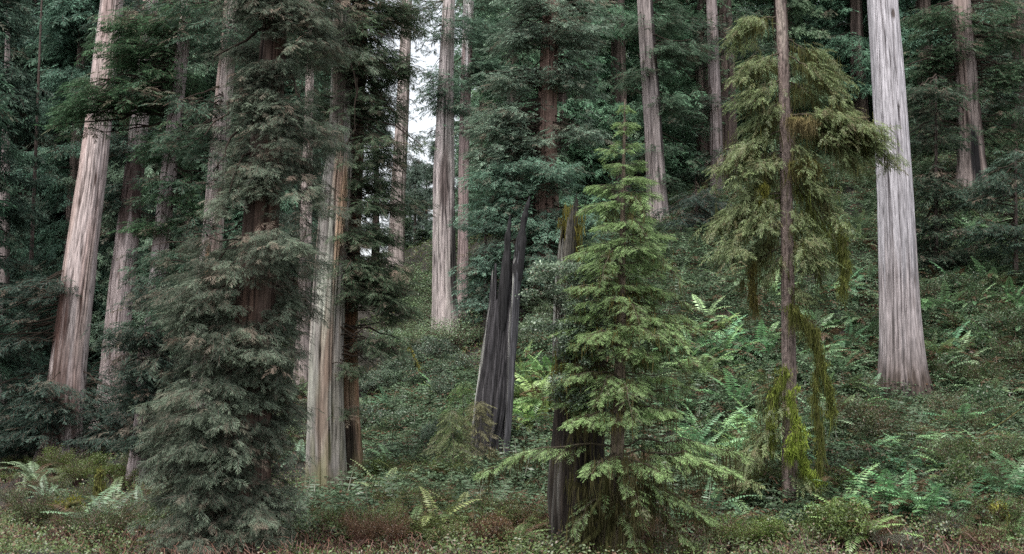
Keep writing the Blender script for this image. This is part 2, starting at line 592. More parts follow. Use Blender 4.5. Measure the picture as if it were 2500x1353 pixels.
# 2 its neighbour
d = 66
o = base_of(272, d)
r = root("redwood_tree", o, "slimmer reddish redwood trunk just right of the leaning pale redwood", "tree")
_, axf = trunk(r, o, [(268, 1010, 62), (282, 850, 60), (297, 700, 60), (315, 540, 52), (330, 400, 46), (350, 200, 40), (368, 0, 36)], d, ROSE, 2, warm=.4,
               patch=[(0, 2, zpx(480, d), 3, (.05, .03, .025), .9)])
clumps(r, o, axf, d, [(345, 620, 34, 30, 7, 1.), (265, 560, 34, 40, 9, 1.), (365, 550, 34, 50, 12, 1.1), (320, 460, 60, 50, 16, 1.2), (290, 845, 45, 14, 5, .9), (335, 880, 24, 30, 5, 1.),
                         (300, 330, 50, 60, 20, 1.2), (370, 330, 45, 60, 18, 1.2), (340, 200, 70, 60, 24, 1.3), (350, 60, 80, 60, 24, 1.3), (235, 940, 70, 40, 16, 1.1)], T_MID, M_RED, (.026, .046, .038), limbs=.3)

# 3/4 pale trunks behind the big clad redwood
d = 50
o = base_of(395, d)
r = root("redwood_tree", o, "thin pinkish trunk half hidden behind dark limbs, left of the foliage clad redwood", "tree")
_, axf = trunk(r, o, [(378, 760, 40), (392, 600, 40), (412, 420, 38), (430, 260, 36), (448, 100, 32), (458, 0, 30)], d, ROSE, 3)
clumps(r, o, axf, d, [(350, 105, 65, 50, 30, 1.1), (245, 230, 55, 34, 22, 1.), (330, 230, 80, 50, 32, 1.1), (420, 60, 80, 50, 30, 1.2), (400, 180, 80, 60, 26, 1.1), (430, 330, 60, 70, 16, 1.0),
                         (470, 480, 50, 80, 16, .9), (480, 20, 60, 40, 20, 1.2), (400, 560, 50, 90, 26, .9), (400, 400, 40, 60, 16, .9), (210, 270, 35, 30, 12, 1.)],
       T_MID, M_RED, (.036, .072, .040), limbs=.55, dryp=.03)
clumps(r, o, axf, d, [(400, 700, 60, 60, 30, 1.0), (385, 820, 50, 60, 40, 1.), (380, 930, 50, 60, 44, 1.), (385, 1040, 50, 50, 40, 1.)],
       T_MID, M_RED, (.030, .048, .040), limbs=.3, dryp=.05, name="lower_crown", yoff=-.8)
clumps(r, o, axf, d, [(440, 110, 40, 40, 7, 1.), (425, 250, 40, 40, 7, 1.), (410, 360, 40, 40, 7, 1.), (400, 470, 40, 40, 6, 1.)],
       T_MID, M_RED, (.030, .058, .038), limbs=.8, dryp=.05, name="hanging_branch", yoff=-1.2)
d = 44
o = base_of(498, d)
r = root("redwood_tree", o, "pale trunk with a raw orange streak, behind the left edge of the foliage clad redwood", "tree")
_, axf = trunk(r, o, [(500, 900, 56), (508, 700, 52), (520, 560, 50), (532, 400, 46), (548, 220, 42), (560, 80, 38), (566, 0, 36)], d, PALE, 4, warm=.3,
               patch=[(0., .3, zpx(640, d), 1.3, (.46, .25, .14), .9), (.5, .4, zpx(760, d), 2, (.05, .04, .035), .9)])
clumps(r, o, axf, d, [(540, 40, 70, 40, 20, 1.1), (470, 330, 60, 60, 14, .9), (600, 120, 50, 60, 16, 1.), (450, 650, 60, 50, 20, .9), (560, 420, 35, 60, 9, .9), (445, 760, 70, 60, 28, .9), (560, 330, 50, 50, 12, .9)],
       T_MID, M_RED, (.032, .058, .042), limbs=.7, dryp=.04)
clumps(r, o, axf, d, [(555, 130, 40, 40, 8, 1.), (540, 260, 40, 50, 8, 1.), (530, 430, 36, 40, 6, .9), (520, 560, 30, 30, 4, .9)],
       T_MID, M_RED, (.032, .056, .042), limbs=.8, dryp=.05, name="hanging_branch", yoff=-1.2)

# 5 foliage-clad redwood in front
d = 24
o = base_of(597, d)
r = root("redwood_tree", o, "dark redwood in front, its trunk clad to the ground in drooping grey green sprays", "tree")
_, axf = trunk(r, o, [(594, 1350, 120), (603, 1180, 106), (612, 1000, 98), (622, 800, 92), (634, 600, 86), (646, 420, 80), (660, 200, 68), (676, 20, 58)], d, dict(ridge=(.10, .07, .057), fiss=(.014, .01, .008)), 5, flutes=.1, warm=.3)
ENV = [(1400, 425, 700), (1300, 425, 705), (1200, 425, 720), (1150, 405, 690), (1100, 388, 655), (1000, 362, 690), (900, 350, 690), (800, 372, 702), (720, 400, 735), (640, 425, 755), (560, 465, 775), (480, 520, 795), (400, 580, 800), (300, 570, 800), (200, 565, 815), (100, 560, 800), (0, 560, 820), (-150, 560, 830), (-300, 570, 820)]
ey = np.array([e[0] for e in ENV])[::-1]
el = np.array([e[1] for e in ENV])[::-1]
er = np.array([e[2] for e in ENV])[::-1]
n = 1600
py = np.where(np.arange(n) < 1250, R.uniform(-260, 1400, n), R.uniform(520, 1400, n))
az = np.where(R.random(n) < .35, R.normal(-PI / 2, .55, n), R.uniform(0, TAU, n))
az[1250:] = R.normal(PI * 1.12, .5, n - 1250)
lf, rt = np.interp(py, ey, el), np.interp(py, ey, er)
cm = mpp(d)
pz = np.array([zpx(v, d) for v in py])
axx = np.array([axf(z) for z in pz])
apx = 1250 + axx[:, 0] / cm
ext = np.where(np.cos(az) > 0, rt - apx, apx - lf) * cm
rad = ext * np.abs(np.cos(az)) + .5 * (rt - lf) * cm * .75 * np.abs(np.sin(az))
cl = vn(np.cos(az) * 2.2, np.sin(az) * 2.2, pz * 1.5, 77)
keep = cl > .468 - .17 * ((np.cos(az) < -.3) & (py > 620))
rr = np.maximum(rad * R.uniform(.6, 1.05, n) * (.5 + .9 * cl) - .42, .45)
pos = axx + np.stack([np.cos(az) * rr, np.sin(az) * rr, np.zeros(n)], -1)
out = np.stack([np.cos(az), np.sin(az), 0 * az], -1) + R.normal(0, .3, (n, 3))
pos, out, cl = pos[keep], out[keep], cl[keep]
NB = 7
nk = len(pos)
size = .43 * R.uniform(.7, 1.35, nk)
o2 = out.copy()
o2[:, 2] = 0
o2 /= np.linalg.norm(o2, axis=1)[:, None]
lat = np.stack([-o2[:, 1], o2[:, 0], 0 * o2[:, 0]], -1)
ul, uo = R.normal(0, .55, (nk, NB)), R.uniform(-.5, .35, (nk, NB))
bp = pos[:, None] + (lat[:, None] * ul[..., None] + o2[:, None] * uo[..., None]) * size[:, None, None]
bp[..., 2] -= size[:, None] * (.35 * ul ** 2 + .3 * np.maximum(uo, 0) + R.normal(0, .10, (nk, NB)) + .12 * (uo < -.2) * R.random((nk, NB)))
bo = o2[:, None] + lat[:, None] * ul[..., None] * .8 + R.normal(0, .15, (nk, NB, 3))
tn = np.clip(R.choice([.1, .35, .6, 1.0], nk)[:, None] + R.normal(0, .12, (nk, NB)), 0, 1)
g = Geo()
boughs(g, T_NEAR, bp.reshape(-1, 3), bo.reshape(-1, 3), np.repeat(size, NB) * R.uniform(.7, 1.1, nk * NB), 9, tint=tn.ravel(), pitch=(0, 38), dryp=.08)
for q in np.where(R.random(nk) < .3)[0]:
    limb(g, axf(pos[q, 2] + R.uniform(-.2, .7)), pos[q], .03, R.uniform(-.05, .12), mat=1)
for (a0, b0) in (((650, 190), (500, 330)), ((655, 260), (520, 420)), ((648, 330), (560, 470)), ((650, 250), (760, 380)), ((660, 120), (740, 250)), ((665, 60), (520, 160))):
    gl = Geo()
    limb(gl, axf(zpx(a0[1], d)), P(b0[0], b0[1], d - .9), .05, .12, 9, wig=.06)
    link("limb", gl.mesh("limb", M_BARK, o), r)
link("crown", g.mesh("crown", [M_RED, M_BARK], o), r, (.068, .090, .071))

# 6 big two-stemmed redwood
d = 34
o = base_of(812, d)
r = root("redwood_tree", o, "big twin stemmed redwood with streaked pale, orange and lichen green bark", "tree")
_, axf = trunk(r, o, [(797, 1235, 92), (795, 1000, 80), (797, 850, 78), (805, 680, 76), (813, 560, 74), (822, 450, 72), (830, 380, 62), (832, 250, 50), (833, 100, 46), (836, 0, 44)], d,
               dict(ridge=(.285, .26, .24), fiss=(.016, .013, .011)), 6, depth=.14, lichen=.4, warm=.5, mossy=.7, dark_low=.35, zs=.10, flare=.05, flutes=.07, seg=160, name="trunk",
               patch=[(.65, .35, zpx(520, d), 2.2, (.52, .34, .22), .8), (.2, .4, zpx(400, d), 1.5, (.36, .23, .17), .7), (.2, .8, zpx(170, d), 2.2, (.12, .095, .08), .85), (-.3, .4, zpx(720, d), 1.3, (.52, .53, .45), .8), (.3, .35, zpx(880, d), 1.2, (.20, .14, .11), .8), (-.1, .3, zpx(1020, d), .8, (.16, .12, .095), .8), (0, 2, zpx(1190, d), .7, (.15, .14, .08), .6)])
trunk(r, o, [(858, 1215, 62), (853, 1000, 46), (850, 800, 44), (857, 600, 44), (862, 400, 50), (868, 250, 46), (876, 100, 42), (880, 0, 40)], d + .9,
      dict(ridge=(.24, .165, .12), fiss=(.028, .018, .014)), 7, depth=.15, warm=.6, mossy=.7, flare=.3, name="side_trunk",
      patch=[(0, 1, zpx(1090, d), 1.0, (.03, .024, .02), .9), (0, 1, zpx(820, d), 1.2, (.15, .075, .04), .9), (0, 1, zpx(60, d), 1., (.4, .21, .14), .8)])
clumps(r, o, axf, d, [(900, 40, 70, 50, 34, .9), (870, 150, 70, 60, 34, .9), (905, 150, 50, 60, 30, .8), (900, 260, 50, 60, 34, .8), (912, 360, 52, 50, 30, .75), (900, 430, 50, 50, 20, .75),
                         (918, 490, 42, 50, 18, .7), (905, 570, 50, 45, 18, .75), (900, 660, 60, 40, 30, .8), (880, 720, 50, 30, 22, .7), (935, 720, 45, 60, 30, .7), (935, 830, 35, 60, 20, .65), (860, 640, 25, 20, 6, .6), (900, 620, 40, 60, 10, .6),
                         (790, 90, 50, 70, 20, .85), (800, 250, 40, 70, 16, .8), (845, 1000, 30, 10, 5, .6), (875, 880, 30, 60, 9, .55), (810, 330, 40, 25, 9, .7), (830, -90, 130, 70, 40, 1.), (950, 20, 40, 35, 12, .8)],
       T_NEAR, M_RED, (.040, .062, .040), limbs=.35, dryp=.08)
for (a0, b0, rr_) in (((770, 10), (850, 110), .07), ((850, 110), (872, 240), .05), ((872, 190), (868, 320), .04), ((835, 380), (872, 300), .05), ((865, 815), (905, 795), .03), ((800, -20), (900, 60), .06)):
    gl = Geo()
    limb(gl, P(*a0, d - 1.2), P(*b0, d - 1.3), rr_, .03, 8)
    link("limb", gl.mesh("limb", M_BARK, o), r)

# 7..: mid-distance trunks
MIDS = [
    # name label, base px, d, pts, style, kw
    ("straight pale trunk left of the bright sky gap, standing up the slope", 967, 84, [(967, 650, 38), (972, 480, 37), (980, 330, 33), (988, 150, 29), (994, 0, 25)], PALE, dict(seed=8)),
    ("large grey pink redwood just right of the sky gap, with a dark stripped edge", 1088, 61, [(1088, 850, 66), (1084, 700, 58), (1084, 560, 56), (1084, 420, 52), (1086, 300, 44), (1090, 150, 36), (1096, 0, 30)],
     dict(ridge=(.40, .345, .335), fiss=(.06, .05, .05)), dict(seed=9, lichen=.15, depth=.13, patch=[(.85, .3, 7.5, 4.5, (.045, .04, .038), .95), (.2, .5, 11.5, 2.0, (.12, .09, .085), .85)])),
    ("slender trunk close behind the grey pink redwood, white at its top", 1130, 69, [(1128, 770, 26), (1130, 600, 25), (1132, 400, 26), (1136, 250, 26), (1140, 120, 26), (1144, 0, 26)],
     dict(ridge=(.34, .26, .25), fiss=(.07, .05, .05)), dict(seed=10, patch=[(0, 2, 27, 6, (.75, .70, .70), 1.)])),
    ("thin pale trunk behind the shaggy redwood, on its right side", 1445, 80, [(1440, 470, 36), (1440, 350, 34), (1443, 200, 30), (1446, 0, 26)], PALE, dict(seed=12)),
    ("thin shadowed trunk above the tip of the young hemlock", 1515, 92, [(1512, 520, 22), (1513, 340, 21), (1516, 150, 20), (1519, 0, 18)], ROSE, dict(seed=13)),
    ("tall greyish pink trunk rising behind the top of the young hemlock", 1602, 68, [(1604, 500, 48), (1599, 400, 46), (1592, 280, 44), (1583, 140, 42), (1574, 0, 38)], dict(ridge=(.28, .238, .23), fiss=(.05, .04, .038)), dict(seed=14, patch=[(.9, .35, 21, 9, (.03, .025, .025), .9)])),
    ("narrow dim brown trunk left of its darker twin, behind the mossy spruce", 1752, 76, [(1752, 480, 32), (1748, 320, 30), (1743, 150, 28), (1737, 0, 26)], ROSE, dict(seed=15, dk=.7)),
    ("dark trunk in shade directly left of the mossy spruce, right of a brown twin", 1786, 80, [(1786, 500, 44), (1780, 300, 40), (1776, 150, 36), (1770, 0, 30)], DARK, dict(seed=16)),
    ("far thin brown trunk high between the mossy spruce and the white redwood", 2028, 95, [(2034, 420, 28), (2030, 150, 26), (2026, 0, 24)], ROSE, dict(seed=17, dk=.6)),
    ("rough grey redwood with a charred hollow low on its trunk, high on the right slope", 2376, 63, [(2374, 450, 66), (2370, 350, 60), (2362, 230, 54), (2352, 100, 50), (2344, 0, 48)],
     dict(ridge=(.22, .18, .168), fiss=(.04, .03, .028)), dict(seed=18, warm=.2, patch=[(-.1, .45, 13.2, 3.0, (.012, .011, .012), 1.), (.8, .3, 15, 4, (.05, .035, .03), .8)])),
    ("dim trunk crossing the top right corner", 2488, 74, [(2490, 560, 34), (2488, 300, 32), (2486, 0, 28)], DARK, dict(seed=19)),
    ("dim reddish trunk at the left edge behind dark foliage", 8, 84, [(5, 900, 30), (8, 700, 28), (12, 500, 24)], ROSE, dict(seed=20, dk=.6)),
    ("thin black trunk standing left of the leaning pale redwood", 72, 80, [(68, 850, 11), (76, 640, 10), (82, 500, 9)], DARK, dict(seed=21)),
    ("knobbly pale trunk between the foliage clad redwood and the twin stemmed redwood", 738, 58, [(738, 880, 32), (741, 780, 30), (744, 680, 30), (748, 500, 26)], dict(ridge=(.36, .30, .28), fiss=(.06, .045, .04)), dict(seed=22, depth=.3, freq=3, zs=.9)),
    ("faint thin trunk left of the shaggy redwood, deep in the forest", 1226, 95, [(1226, 480, 18), (1228, 250, 17), (1230, 100, 15)], GREY, dict(seed=23)),
]
AX = {}
for (lab, bx, d, pts, sty, kw) in MIDS:
    kw = dict(kw)
    dk = kw.pop("dk", 1)
    sty = {k: tuple(c * dk for c in v) for k, v in sty.items()}
    o = base_of(bx, d)
    r = root("redwood_tree", o, lab, "tree")
    sd = kw.pop("seed")
    _, axf = trunk(r, o, pts, d, sty, sd, seg=96, dz=.3, **kw)
    AX[sd] = (r, o, axf, d)
r, o, axf, d = AX[9]
clumps(r, o, axf, d, [(1075, 250, 40, 40, 14, 1.), (1100, 190, 40, 50, 12, 1.), (1065, 330, 30, 30, 8, .9), (1120, 60, 50, 50, 16, 1.1), (1060, 20, 40, 40, 10, 1.), (1018, 20, 34, 34, 9, .9), (1040, 110, 20, 40, 4, .8), (1110, 270, 30, 30, 8, .9)], T_MID, M_FAR, (.062, .105, .082), limbs=.3)  # M_FAR crowns from here carry painted haze in their lighter colours
r, o, axf, d = AX[10]
clumps(r, o, axf, d, [(1180, 90, 45, 60, 26, 1.2), (1160, 190, 45, 50, 22, 1.1), (1190, 170, 50, 70, 26, 1.2), (1175, 10, 50, 40, 18, 1.2), (1120, 250, 30, 30, 8, 1.), (1165, 300, 30, 40, 10, 1.), (1130, 470, 35, 30, 8, 1.)], T_MID, M_FAR, (.070, .118, .090), limbs=.4)
r, o, axf, d = AX[8]
clumps(r, o, axf, d, [(950, 60, 30, 50, 7, 1.), (945, 470, 20, 40, 4, .9), (950, 550, 22, 20, 3, .9)], T_MID, M_FAR, (.050, .085, .055), limbs=.3)
r, o, axf, d = AX[14]
clumps(r, o, axf, d, [(1640, 120, 50, 60, 18, 1.2), (1560, 200, 35, 50, 10, 1.1), (1640, 260, 60, 50, 16, 1.2), (1560, 60, 30, 50, 8, 1.1), (1620, 40, 40, 50, 12, 1.2), (1600, 180, 30, 16, 5, .9), (1610, 360, 50, 30, 10, 1.), (1590, 430, 50, 40, 12, 1.)], T_MID, M_FAR, (.052, .086, .062), limbs=.5)
r, o, axf, d = AX[18]
clumps(r, o, axf, d, [(2300, 120, 60, 70, 34, 1.2), (2280, 250, 60, 50, 30, 1.1), (2260, 330, 60, 50, 30, 1.1), (2310, 40, 60, 50, 26, 1.2), (2240, 180, 40, 60, 18, 1.1), (2420, 60, 60, 60, 22, 1.2), (2440, 180, 60, 70, 30, 1.2), (2430, 330, 60, 70, 22, 1.1), (2390, 240, 30, 20, 5, 1.)],
       T_MID, M_RED, (.032, .060, .036), limbs=.45)
r, o, axf, d = AX[19]
clumps(r, o, axf, d, [(2460, 60, 70, 70, 36, 1.3), (2470, 220, 60, 90, 40, 1.3), (2460, 400, 70, 70, 30, 1.2), (2440, 520, 80, 50, 30, 1.2), (2500, 480, 60, 60, 24, 1.2)], T_MID, M_RED, (.036, .062, .050), limbs=.3)
r, o, axf, d = AX[22]
clumps(r, o, axf, d, [(750, 620, 30, 50, 10, .9), (735, 560, 40, 60, 14, 1.), (755, 740, 22, 40, 6, .8)], T_MID, M_RED, (.03, .045, .04), limbs=.3)
r, o, axf, d = AX[12]
clumps(r, o, axf, d, [(1430, 60, 50, 50, 10, 1.2), (1460, 180, 50, 50, 10, 1.2), (1440, 300, 50, 40, 8, 1.1), (1430, 420, 50, 40, 10, 1.1)], T_MID, M_FAR, (.070, .112, .084), limbs=.4)
r, o, axf, d = AX[15]
clumps(r, o, axf, d, [(1740, 260, 40, 30, 8, 1.), (1750, 380, 40, 40, 10, 1.), (1700, 120, 60, 70, 22, 1.3), (1690, 280, 50, 60, 16, 1.2), (1800, 80, 60, 60, 18, 1.3), (1720, 420, 50, 40, 10, 1.2)], T_MID, M_RED, (.038, .062, .048), limbs=.4)

# shaggy reddish redwood in the centre
d = 58
o = base_of(1338, d)
r = root("redwood_tree", o, "shaggy reddish redwood in the middle, its trunk sprouting pale grey green sprays", "tree")
_, axf = trunk(r, o, [(1330, 690, 70), (1332, 520, 62), (1334, 400, 46), (1334, 350, 54), (1336, 300, 46), (1340, 150, 44), (1346, 0, 40)], d, dict(ridge=(.22, .145, .12), fiss=(.04, .025, .022)), 24, depth=.14, flutes=.12)
clumps(r, o, axf, d, [(1340, 30, 110, 60, 60, 1.0), (1290, 110, 70, 50, 34, .95), (1400, 110, 60, 60, 34, .95), (1345, 190, 60, 40, 24, .9), (1270, 200, 60, 40, 24, .9), (1410, 220, 40, 50, 16, .9),
                         (1240, 300, 70, 60, 50, .95), (1280, 370, 60, 40, 24, .9), (1400, 330, 40, 50, 16, .9), (1220, 380, 40, 40, 20, .9)], T_MID, M_RED, (.100, .146, .120), limbs=.4, dryp=.1, yoff=-.7)  # spray colour lightened to include the haze over the centre
clumps(r, o, axf, d, [(1260, 440, 80, 45, 50, .95), (1360, 450, 70, 40, 36, .9), (1230, 530, 70, 50, 46, .95), (1330, 560, 90, 50, 54, .95), (1220, 640, 60, 60, 40, .95), (1320, 660, 90, 60, 54, .95), (1410, 560, 40, 60, 20, .9), (1180, 700, 40, 60, 18, .9)],
       T_MID, M_RED, (.072, .128, .102), limbs=.2, dryp=.06, name="lower_crown", yoff=-1.4)

# white redwood on the right
d = 42
o = base_of(2205, d)
r = root("redwood_tree", o, "tall white barked redwood with a bare trunk on the right hand slope", "tree")
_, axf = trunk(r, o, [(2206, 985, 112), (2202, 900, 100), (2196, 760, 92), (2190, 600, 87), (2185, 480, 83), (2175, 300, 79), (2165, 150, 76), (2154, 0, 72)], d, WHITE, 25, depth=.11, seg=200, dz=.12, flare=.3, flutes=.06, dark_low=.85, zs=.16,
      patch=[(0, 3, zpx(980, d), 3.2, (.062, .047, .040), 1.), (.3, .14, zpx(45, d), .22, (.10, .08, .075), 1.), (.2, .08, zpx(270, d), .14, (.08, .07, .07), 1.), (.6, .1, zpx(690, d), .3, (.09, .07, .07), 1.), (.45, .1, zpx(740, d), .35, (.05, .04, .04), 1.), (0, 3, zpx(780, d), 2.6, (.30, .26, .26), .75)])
g = Geo()
# dark low conifers between the trunks
LOWS = [
    ("dense dark young conifer between hemlock and spruce, below the brown trunk pair", 1700, 62, [(1700, 520, 50, 40, 30, 1.0), (1700, 590, 60, 50, 46, 1.0), (1680, 660, 70, 40, 40, 1.0), (1760, 560, 50, 60, 30, 1.0), (1710, 480, 30, 20, 10, .8)], (.026, .042, .038)),
    ("dark conifer with layered sprays hugging the right side of the white redwood", 2285, 52, [(2270, 250, 50, 50, 30, .9), (2270, 450, 50, 50, 30, .9), (2285, 540, 50, 50, 34, .9), (2290, 640, 55, 60, 40, .9), (2290, 730, 50, 50, 36, .9), (2265, 350, 50, 50, 24, .9)], (.028, .046, .034)),
    ("blue green hemlock sapling left of the burnt snag on the slope", 1185, 56, [(1185, 560, 35, 60, 20, .8), (1190, 650, 40, 60, 30, .8), (1175, 740, 40, 50, 24, .8)], (.070, .118, .100)),
    ("feathery conifer leaning in from the right edge above the slope", 2480, 50, [(2470, 600, 50, 60, 26, .9), (2440, 480, 60, 50, 26, .9), (2490, 420, 40, 60, 20, .9), (2420, 560, 40, 40, 16, .8)], (.036, .062, .050)),
    ("dusky bushy conifer at the foot of the slim reddish redwood", 340, 56, [(350, 900, 20, 50, 8, .9), (320, 1020, 34, 40, 16, .9), (280, 1070, 60, 34, 20, .9)], (.022, .036, .032)),
    ("dark conifer filling the gap behind the twin stemmed redwood on its left", 735, 66, [(735, 470, 30, 80, 20, 1.), (720, 600, 30, 70, 20, 1.), (750, 380, 30, 60, 16, 1.)], (.03, .05, .042)),
]
for k, (lab, bx, d, spec, colr) in enumerate(LOWS):
    o = base_of(bx, d)
    r = root("conifer_tree", o, lab, "tree")
    tops = min(s[1] - s[3] for s in spec)
    _, axf = trunk(r, o, [(bx, 900, 14), (bx, tops, 5)], d, DARK, 40 + k, seg=12, dz=.8, top=.3)
    clumps(r, o, axf, d, spec, T_MID, M_RED, colr, limbs=.2, dryp=.05)

# ================================================================== BACKGROUND FOREST
def bg_crown(seed, h, rad, z0, nl, tp=T_FAR, size=1.35):
    g, gl = Geo(), Geo()
    rr = np.random.default_rng(seed)
    zc = rr.random(nl // 6)
    z = z0 + (h - z0) * np.clip(zc[rr.integers(0, nl // 6, nl)] + rr.normal(0, .008, nl), 0, .99) ** 1.05
    az = rr.uniform(0, TAU, nl)
    t = (z - z0) / (h - z0)
    L = rad * (1 - t) ** .6 * (.55 + .75 * vn(np.cos(az) * 1.2, np.sin(az) * 1.2, z * .28, seed)) + .5
    pos, out = [], []
    for i in range(nl):
        k = 3 + int(L[i] > 2) + int(L[i] > 3)
        for f in np.linspace(.3, 1, k):
            q = L[i] * f
            a = az[i] + rr.normal(0, .12)
            pos.append((math.cos(a) * q, math.sin(a) * q, z[i] - .10 * q - .035 * q * q + rr.normal(0, .15)))
            out.append((math.cos(a), math.sin(a), 0))
        if rr.random() < .35:
            limb(g, np.array([0, 0, z[i]]), np.array(pos[-1]), .07, .05, 5, attr=(.03, .025, .02), mat=1)
    pos, out = np.array(pos), np.array(out) + rr.normal(0, .4, (len(pos), 3))
    tn = np.clip(.15 + .7 * vn(pos[:, 0] * .5, pos[:, 1] * .5, pos[:, 2] * .5, seed + 1) + rr.normal(0, .1, len(pos)), 0, 1)
    boughs(g, tp, pos, out, size * rr.uniform(.7, 1.2, len(pos)), 8, tint=tn, pitch=(5, 45), dryp=.04)
    return g.mesh("crown", [M_FAR, M_BARK])


def bg_trunk(seed, h, r0):
    g = Geo()
    zz = np.linspace(-1.5, h, 60)
    th = np.arange(28) / 28 * TAU
    Th, Z = np.meshgrid(th, zz)
    C, S = np.cos(Th), np.sin(Th)
    n1 = vn(C * 4, S * 4, Z * .12, seed)
    cav = np.clip(np.abs(2 * n1 - 1) * 2.2, 0, 1)
    rr = r0 * (1 - .93 * np.clip(Z, 0, None) / h) * (1 + .5 * np.exp(-np.clip(Z, 0, None) / 1.5)) * (1 + .12 * (cav - .7))
    wob = .25 * (vn(0 * zz, 0 * zz, zz * .1, seed + 2) - .5)[:, None]
    col = (np.array([.045, .032, .028]) * (1 - cav[..., None]) + np.array([.24, .18, .16]) * cav[..., None])
    i, j = np.meshgrid(np.arange(59), np.arange(28), indexing="ij")
    a = i * 28 + j
    b = i * 28 + (j + 1) % 28
    g.add(np.stack([rr * C + wob, rr * S, Z], -1), np.stack([a, b, b + 28, a + 28], -1), col.reshape(-1, 3))
    return g.mesh("trunk", M_BARK, smooth=True)


PROTO = []
for k, (h, rad, z0, nl) in enumerate([(40, 4.6, 2.0, 330), (36, 4.2, 1.0, 310), (42, 5.0, 5.0, 310), (34, 3.6, .8, 290)]):
    PROTO.append((bg_trunk(300 + k, h, .55 + .1 * k), bg_crown(200 + k, h, rad, z0, nl), h))

BG = []  # (px at base, d)
for d0, step, (p0, p1) in ((64, 6.5, (-200, 20)), (70, 5.2, (-250, 640)), (86, 5.0, (-300, 760)), (104, 5.0, (-350, 800)), (90, 6.0, (1260, 2760)), (80, 5.0, (1230, 2760)), (96, 5.6, (-350, 800)), (96, 5.4, (1210, 2820)), (118, 6.4, (-420, 815)), (118, 6.4, (1200, 2850)), (140, 7.5, (-450, 825)), (140, 7.5, (1200, 2900))):
    x = p0
    while x < p1:
        BG.append((x + R.uniform(-30, 30), d0 + R.uniform(-5, 5)))
        x += step / mpp(d0) * R.uniform(.8, 1.2)

BG += [(20, 90), (95, 96), (160, 90), (215, 98), (60, 112), (130, 108), (190, 116), (250, 88)]

def zone(px, d):
    row = "nearest dark rank" if d < 88 else ("middle rank" if d < 108 else "farthest rank")
    if px < 480:
        return row + " behind the leaning pale redwood"
    if px < 960:
        return row + " behind the twin stemmed redwood"
    if px < 1500:
        return row + " behind the shaggy middle redwood"
    if px < 1960:
        return row + " behind the hemlock and the mossy spruce"
    return row + " up the slope behind the white redwood"


for k, (px, d) in enumerate(BG):
    if abs(px - 285) < 150 and d < 79:
        continue
    x = P(px, 700, d)[0]
    o = np.array([x, d, float(gz(x, d)) - .2])
    pt, pc, h = PROTO[int(R.integers(0, 4))]
    if abs(px - 1015) < 190:
        pt, pc, h = PROTO[3]
    lab = "conifer in the " + zone(px, d)
    r = root("conifer_tree", o, lab, "tree", zone(px, d))
    s = R.uniform(.85, 1.1)
    r.scale = (s * (1.25 if px < 420 else 1), s * (1.25 if px < 420 else 1), s * R.uniform(.9, 1.1) * (1.45 if px < 420 and d > 82 else 1))
    r.rotation_euler = (0, 0, R.uniform(0, TAU))
    hz = np.clip((d - 65) / 80, 0, 1)  # distance mist is put into the crown colour, paler farther back
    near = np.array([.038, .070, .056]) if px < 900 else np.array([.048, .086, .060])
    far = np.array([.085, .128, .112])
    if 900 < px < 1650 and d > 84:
        near, far = near * 1.5 + .014, far * 1.4 + .014  # central crowns lightened further to paint the mist there
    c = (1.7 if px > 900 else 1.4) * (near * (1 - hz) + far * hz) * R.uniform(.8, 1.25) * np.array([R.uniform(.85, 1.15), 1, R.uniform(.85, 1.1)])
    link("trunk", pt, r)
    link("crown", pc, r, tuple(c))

# trees low in the gap under the bright sky
for k, (px, d, top, colr) in enumerate([(1000, 128, 420, (.085, .125, .115)), (1062, 118, 340, (.065, .100, .085)), (1100, 104, 120, (.050, .082, .070)), (915, 112, 180, (.055, .09, .07)), (1020, 150, 385, (.11, .15, .145)), (1030, 106, 560, (.075, .115, .085)), (985, 104, 530, (.07, .11, .08)), (1060, 96, 640, (.06, .10, .07)), (1012, 122, 405, (.095, .135, .122)), (1040, 132, 395, (.105, .145, .135)), (985, 136, 400, (.10, .14, .13))]):  # haze painted as paler crown colours, there is no mist volume
    x = P(px, 700, d)[0]
    o = np.array([x, d, float(gz(x, d)) - .2])
    hgt = P(px, top, d)[2] - o[2]
    pt, pc, h = PROTO[3 if hgt < 26 else 1]
    s = hgt / h
    side = ["low hazy conifer straight below the sky gap, second farthest", "hazy conifer forming the right edge of the sky gap, lower one", "tall dark conifer forming the right edge of the sky gap", "tall conifer forming the left edge of the sky gap behind the straight pale trunk",
            "palest and farthest conifer in the notch below the sky gap", "small bushy conifer in the centre of the notch below the sky", "small conifer at the foot of the straight pale trunk", "small green conifer left of the grey pink redwood in the notch", "hazy conifer in the notch directly under the middle of the sky gap", "pale hazy conifer in the notch, under the right side of the sky gap", "pale hazy conifer in the notch, behind the straight pale trunk"][k]
    r = root("conifer_tree", o, side, "tree")
    sw = max(s, .3) * (.62 if hgt > 26 else .9)
    r.scale = (sw, sw, s)
    r.rotation_euler = (0, 0, R.uniform(0, TAU))
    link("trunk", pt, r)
    link("crown", pc, r, colr)

